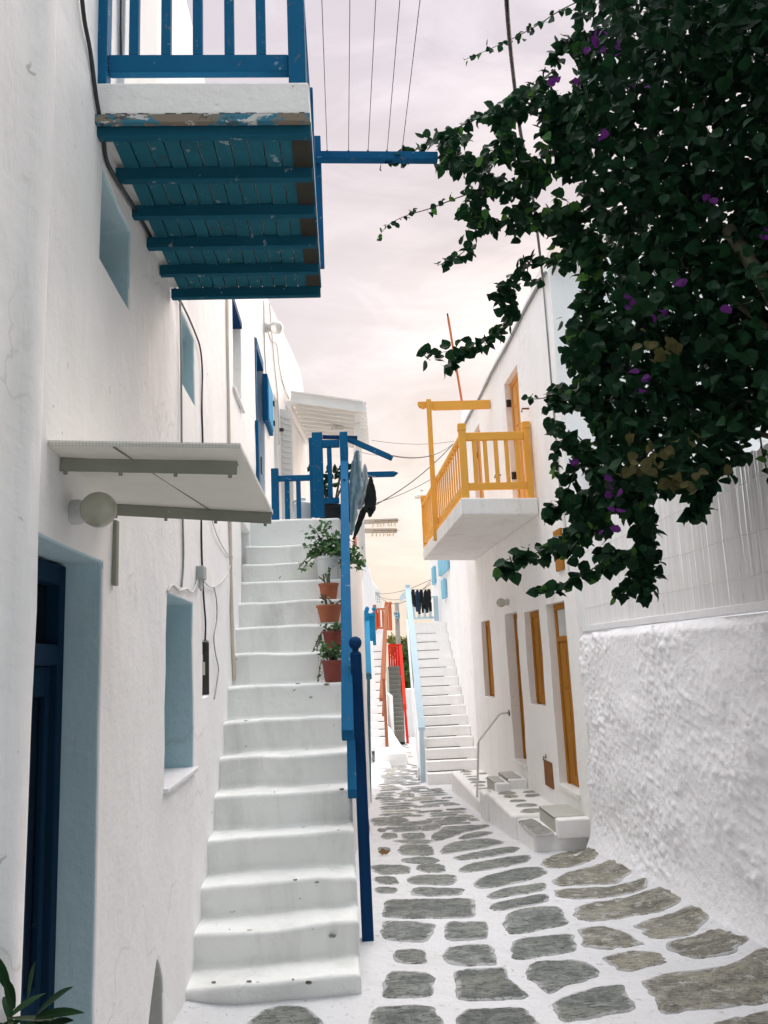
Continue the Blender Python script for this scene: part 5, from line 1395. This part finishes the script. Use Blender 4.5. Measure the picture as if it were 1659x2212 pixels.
branch([(1250, 1000), (1215, 1080), (1180, 1115)], 40, .06, .055, None, 26)
branch([(1290, 1100), (1230, 1170), (1170, 1190), (1110, 1215), (1092, 1225)], 90, .062, .055, None, 26, .25)
branch([(1330, 1200), (1270, 1235), (1215, 1268), (1155, 1272)], 40, .058, .05, None, 20, .3)
branch([(1370, 1080), (1395, 1160), (1405, 1230), (1385, 1285)], 110, .055, .05, None, 30)
branch([(1400, 1200), (1370, 1250), (1330, 1288)], 40, .05, .045, None, 18, .5)
branch([(1540, 1000), (1520, 1060), (1500, 1105)], 70, .06, .055, 3.55, 26)
branch([(1600, 950), (1590, 985), (1560, 1030)], 30, .055, .05, 3.5, 22)
branch([(1640, 930), (1655, 1010), (1690, 1090)], 14, .04, .03, 3.4, 10, .5)
# unseen leaves added overhead to shade the near alley; then limbs from a trunk that stands on the right, outside the picture
n = 0
while n < 2600:
    p = Vector((random.uniform(-.74, 3.2), random.uniform(-4.5, 1.15), random.uniform(3.3, 4.2)))
    put_leaf(fol, p, rdir()+Vector((0, 0, -.3)), Vector((0, 0, 1))+rdir()*.6, random.uniform(.16, .26), 0, 1.2); n += 1
tk = MB()
tk.tube(smoothline([(2.12, 2.9, gz(3)-.1), (2.1, 2.95, 1.0), (2.05, 3.05, 2.0), (2.0, 3.2, 2.9), (1.85, 3.4, 3.6)], 5), [.055-.0012*i for i in range(21)], 9)
for pts in ([(2.05, 3.05, 2.4), (1.9, 4.2, 3.0), (1.7, 4.5, 3.6)], [(2.0, 3.2, 2.9), (1.8, 4.2, 4.0), (1.5, 4.4, 4.4)]):
    L = smoothline(pts, 5); tk.tube(L, [.016*(1-.65*i/len(L)) for i in range(len(L))], 6)
tk.build('trunk', 'twig', bg, smooth=True)
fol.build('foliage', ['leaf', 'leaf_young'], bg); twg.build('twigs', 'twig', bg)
def bracts(u, v, n_, y=None, s=.045, mi=0, sp=16):
    br_ = MB()
    for i in range(max(2, int(n_*.62))):
        p = aty(u+random.gauss(0, sp), v+random.gauss(0, sp), (y or dep(u, v)-.38)+random.uniform(-.06, .02))
        put_leaf(br_, p, rdir()+Vector((0, -.3, -.2)), Vector((0, -.8, .3))+rdir()*.6, s*random.uniform(.7, 1.2), 0, 1.25)
    br_.build('faded_blossom' if mi else 'blossom', 'leaf_faded' if mi else 'bract', bg)
for u, v, k_ in ((1285, 75, 6), (1175, 172, 3), (1190, 185, 2), (1245, 185, 3), (1305, 290, 4), (1290, 95, 10), (1340, 105, 6), (1350, 660, 9), (1425, 680, 6), (1250, 1000, 7), (1312, 1065, 8), (1385, 820, 8), (1340, 1105, 4), (1310, 1145, 3), (1550, 430, 3), (1650, 510, 7), (1470, 605, 6), (1560, 665, 5), (1395, 190, 4)):
    bracts(u, v, k_, sp=9 if k_ < 8 else 13)
for u, v, k_ in ((1405, 735, 9), (1440, 760, 10), (1460, 740, 7), (1370, 960, 7), (1400, 1000, 12), (1430, 985, 10), (1480, 950, 8), (1455, 1045, 12), (1490, 1040, 9), (1350, 1010, 7), (1520, 1000, 5)):
    bracts(u, v, k_, s=.05, mi=1, sp=13)

# ------------------------------------------------------------------ foreground shrub at bottom left
sb = thing('shrub', 'dark green long leaved plant poking in at the lower left corner', 'plant', (-.70, 1.9, gz(1.9)))
k = MB(); s = MB(); random.seed(13)
def longleaf(mb, p, d, L_, w, bend):
    d = Vector(d).normalized(); x = d.cross(Vector((0, -.5, 1))).normalized(); n_ = x.cross(d); vs = []; m = 7
    for i in range(m+1):
        t = i/m; ww = w*math.sin(math.pi*min(1, .08+t*.95))**.8; c = p+d*(L_*t)-n_*(0)+Vector((0, 0, -bend*t*t*L_))
        vs += [c-x*ww+n_*.15*ww, c, c+x*ww+n_*.15*ww]
    fs = []
    for i in range(m): fs += [(i*3, i*3+1, i*3+4, i*3+3), (i*3+1, i*3+2, i*3+5, i*3+4)]
    mb.add(vs, fs)
base = aty(45, 2175, 1.88)
for j in range(5):
    top = base+Vector((-.07+.035*j, random.uniform(-.06, .06), -.05+.02*(j % 3)))
    s.tube(smoothline([(-.70+.01*j, 1.9, gz(1.9)-.03), (-.69+.01*j, 1.9, .4), top], 5), .005, 6)
    for i in range(7):
        a = i*.9+j; longleaf(k, top-Vector((0, 0, .02*i)), (math.cos(a), math.sin(a)*.8, random.uniform(-.1, .8)), random.uniform(.07, .125), random.uniform(.007, .012), random.uniform(0, .5))
for u, v, du, dv, L_ in ((80, 2190, 45, -45, .12), (70, 2200, 60, -18, .13), (60, 2160, 10, -60, .11), (20, 2140, -25, -60, .12), (70, 2210, 50, 8, .11), (85, 2225, 40, -20, .10), (30, 2180, -10, -40, .1)):
    a = aty(u, v, 1.86); b = aty(u+du, v+dv, 1.84); longleaf(k, a, b-a, L_, .0125, .15)
s.build('stems', 'twig', sb); k.build('foliage', 'shrub_leaf', sb)
# dry leaf on the paving
p = ground(830, 1848); k = MB()
for a in (0.2, 1.8, 3.4): put_leaf(k, p+Vector((0, 0, .015)), (math.cos(a), math.sin(a)*.4, .5), (0, -.5, 1), .07, 0, 1)
tag(k.build('dry_leaf', 'dry_leaf'), 'curled dry brown leaf lying on the paving near the newel post', 'leaf')

# ------------------------------------------------------------------ camera, light, sky
cam = bpy.data.cameras.new('camera'); co = bpy.data.objects.new('camera', cam); COL.objects.link(co)
cam.sensor_fit = 'VERTICAL'; cam.sensor_height = 36; cam.lens = 36*F/2212; cam.clip_end = 3000; cam.clip_start = .05
co.matrix_world = Matrix(((XC.x, XC.y, XC.z, 0), (YC.x, YC.y, YC.z, 0), (ZC.x, ZC.y, ZC.z, H), (0, 0, 0, 1)))
S.camera = co
SUN_EL, SUN_AZ = R(29), R(22)     # azimuth from +Y (up the alley) towards +X
sd = Vector((math.sin(SUN_AZ)*math.cos(SUN_EL), math.cos(SUN_AZ)*math.cos(SUN_EL), math.sin(SUN_EL)))
sun = bpy.data.lights.new('sun', 'SUN'); so = bpy.data.objects.new('sun', sun); COL.objects.link(so)
sun.energy = 1.6; sun.angle = R(45); sun.color = (1, .83, .74)
so.rotation_euler = sd.to_track_quat('Z', 'Y').to_euler()
w = bpy.data.worlds.new('World'); S.world = w; w.use_nodes = True
nt = w.node_tree; bgn = nt.nodes['Background']
sky = N(nt, 'ShaderNodeTexSky', sky_type='NISHITA'); sky.sun_disc = False; sky.sun_elevation = SUN_EL; sky.sun_rotation = SUN_AZ; sky.dust_density = 3
tc = N(nt, 'ShaderNodeTexCoord'); sep = N(nt, 'ShaderNodeSeparateXYZ'); nt.links.new(tc.outputs['Generated'], sep.inputs[0])
# overcast: warm and bright up the alley, cool and dimmer behind the viewer
ahead = N(nt, 'ShaderNodeMapRange'); nt.links.new(sep.outputs['Y'], ahead.inputs['Value'])
for k_, v_ in (('From Min', -.50), ('From Max', .10), ('To Min', 0), ('To Max', 1)): ahead.inputs[k_].default_value = v_
elev = ramp(nt, sep.outputs['Z'], [(0, (4.25, 3.55, 2.8)), (.16, (4.05, 3.5, 3.0)), (.38, (3.6, 3.18, 3.08)), (.68, (3.35, 3.06, 3.34)), (.80, (20.5, 20.2, 20.3)), (1, (22.5, 22.5, 22.8))])
back = ramp(nt, sep.outputs['Z'], [(0, (.9, 1.7, 2.1)), (.45, (1.4, 2.3, 2.8)), (.8, (3.2, 3.9, 4.3)), (1, (22.5, 22.5, 22.8))])
over = mix(nt, ahead.outputs[0], back, elev)
mp = N(nt, 'ShaderNodeMapping'); mp.inputs['Scale'].default_value = (1.6, 1.6, 4.5); mp.inputs['Rotation'].default_value = (.25, .5, .3)
nt.links.new(tc.outputs['Generated'], mp.inputs['Vector'])
cl = tex(nt, mp.outputs['Vector'], 1.7, 7, .55, .5)
thin = ramp(nt, cl, [(.40, 0), (.75, .38)])
blue = mix(nt, .75, sky.outputs['Color'], (2.55, 2.6, 3.5))
colr = mix(nt, thin, over, blue)
puff = ramp(nt, tex(nt, mp.outputs['Vector'], 3.1, 8, .6, .8), [(.48, 0), (.68, .14)])
colr = mix(nt, puff, colr, over, 'ADD')
nt.links.new(colr, bgn.inputs['Color']); bgn.inputs['Strength'].default_value = .10
S.view_settings.view_transform = 'Standard'; S.view_settings.look = 'None'; S.view_settings.exposure = 1.2; S.view_settings.gamma = 1
S.render.engine = 'CYCLES'; S.cycles.max_bounces = 10; S.cycles.diffuse_bounces = 6
for o in S.objects:
    if '_w' in o: del o['_w']
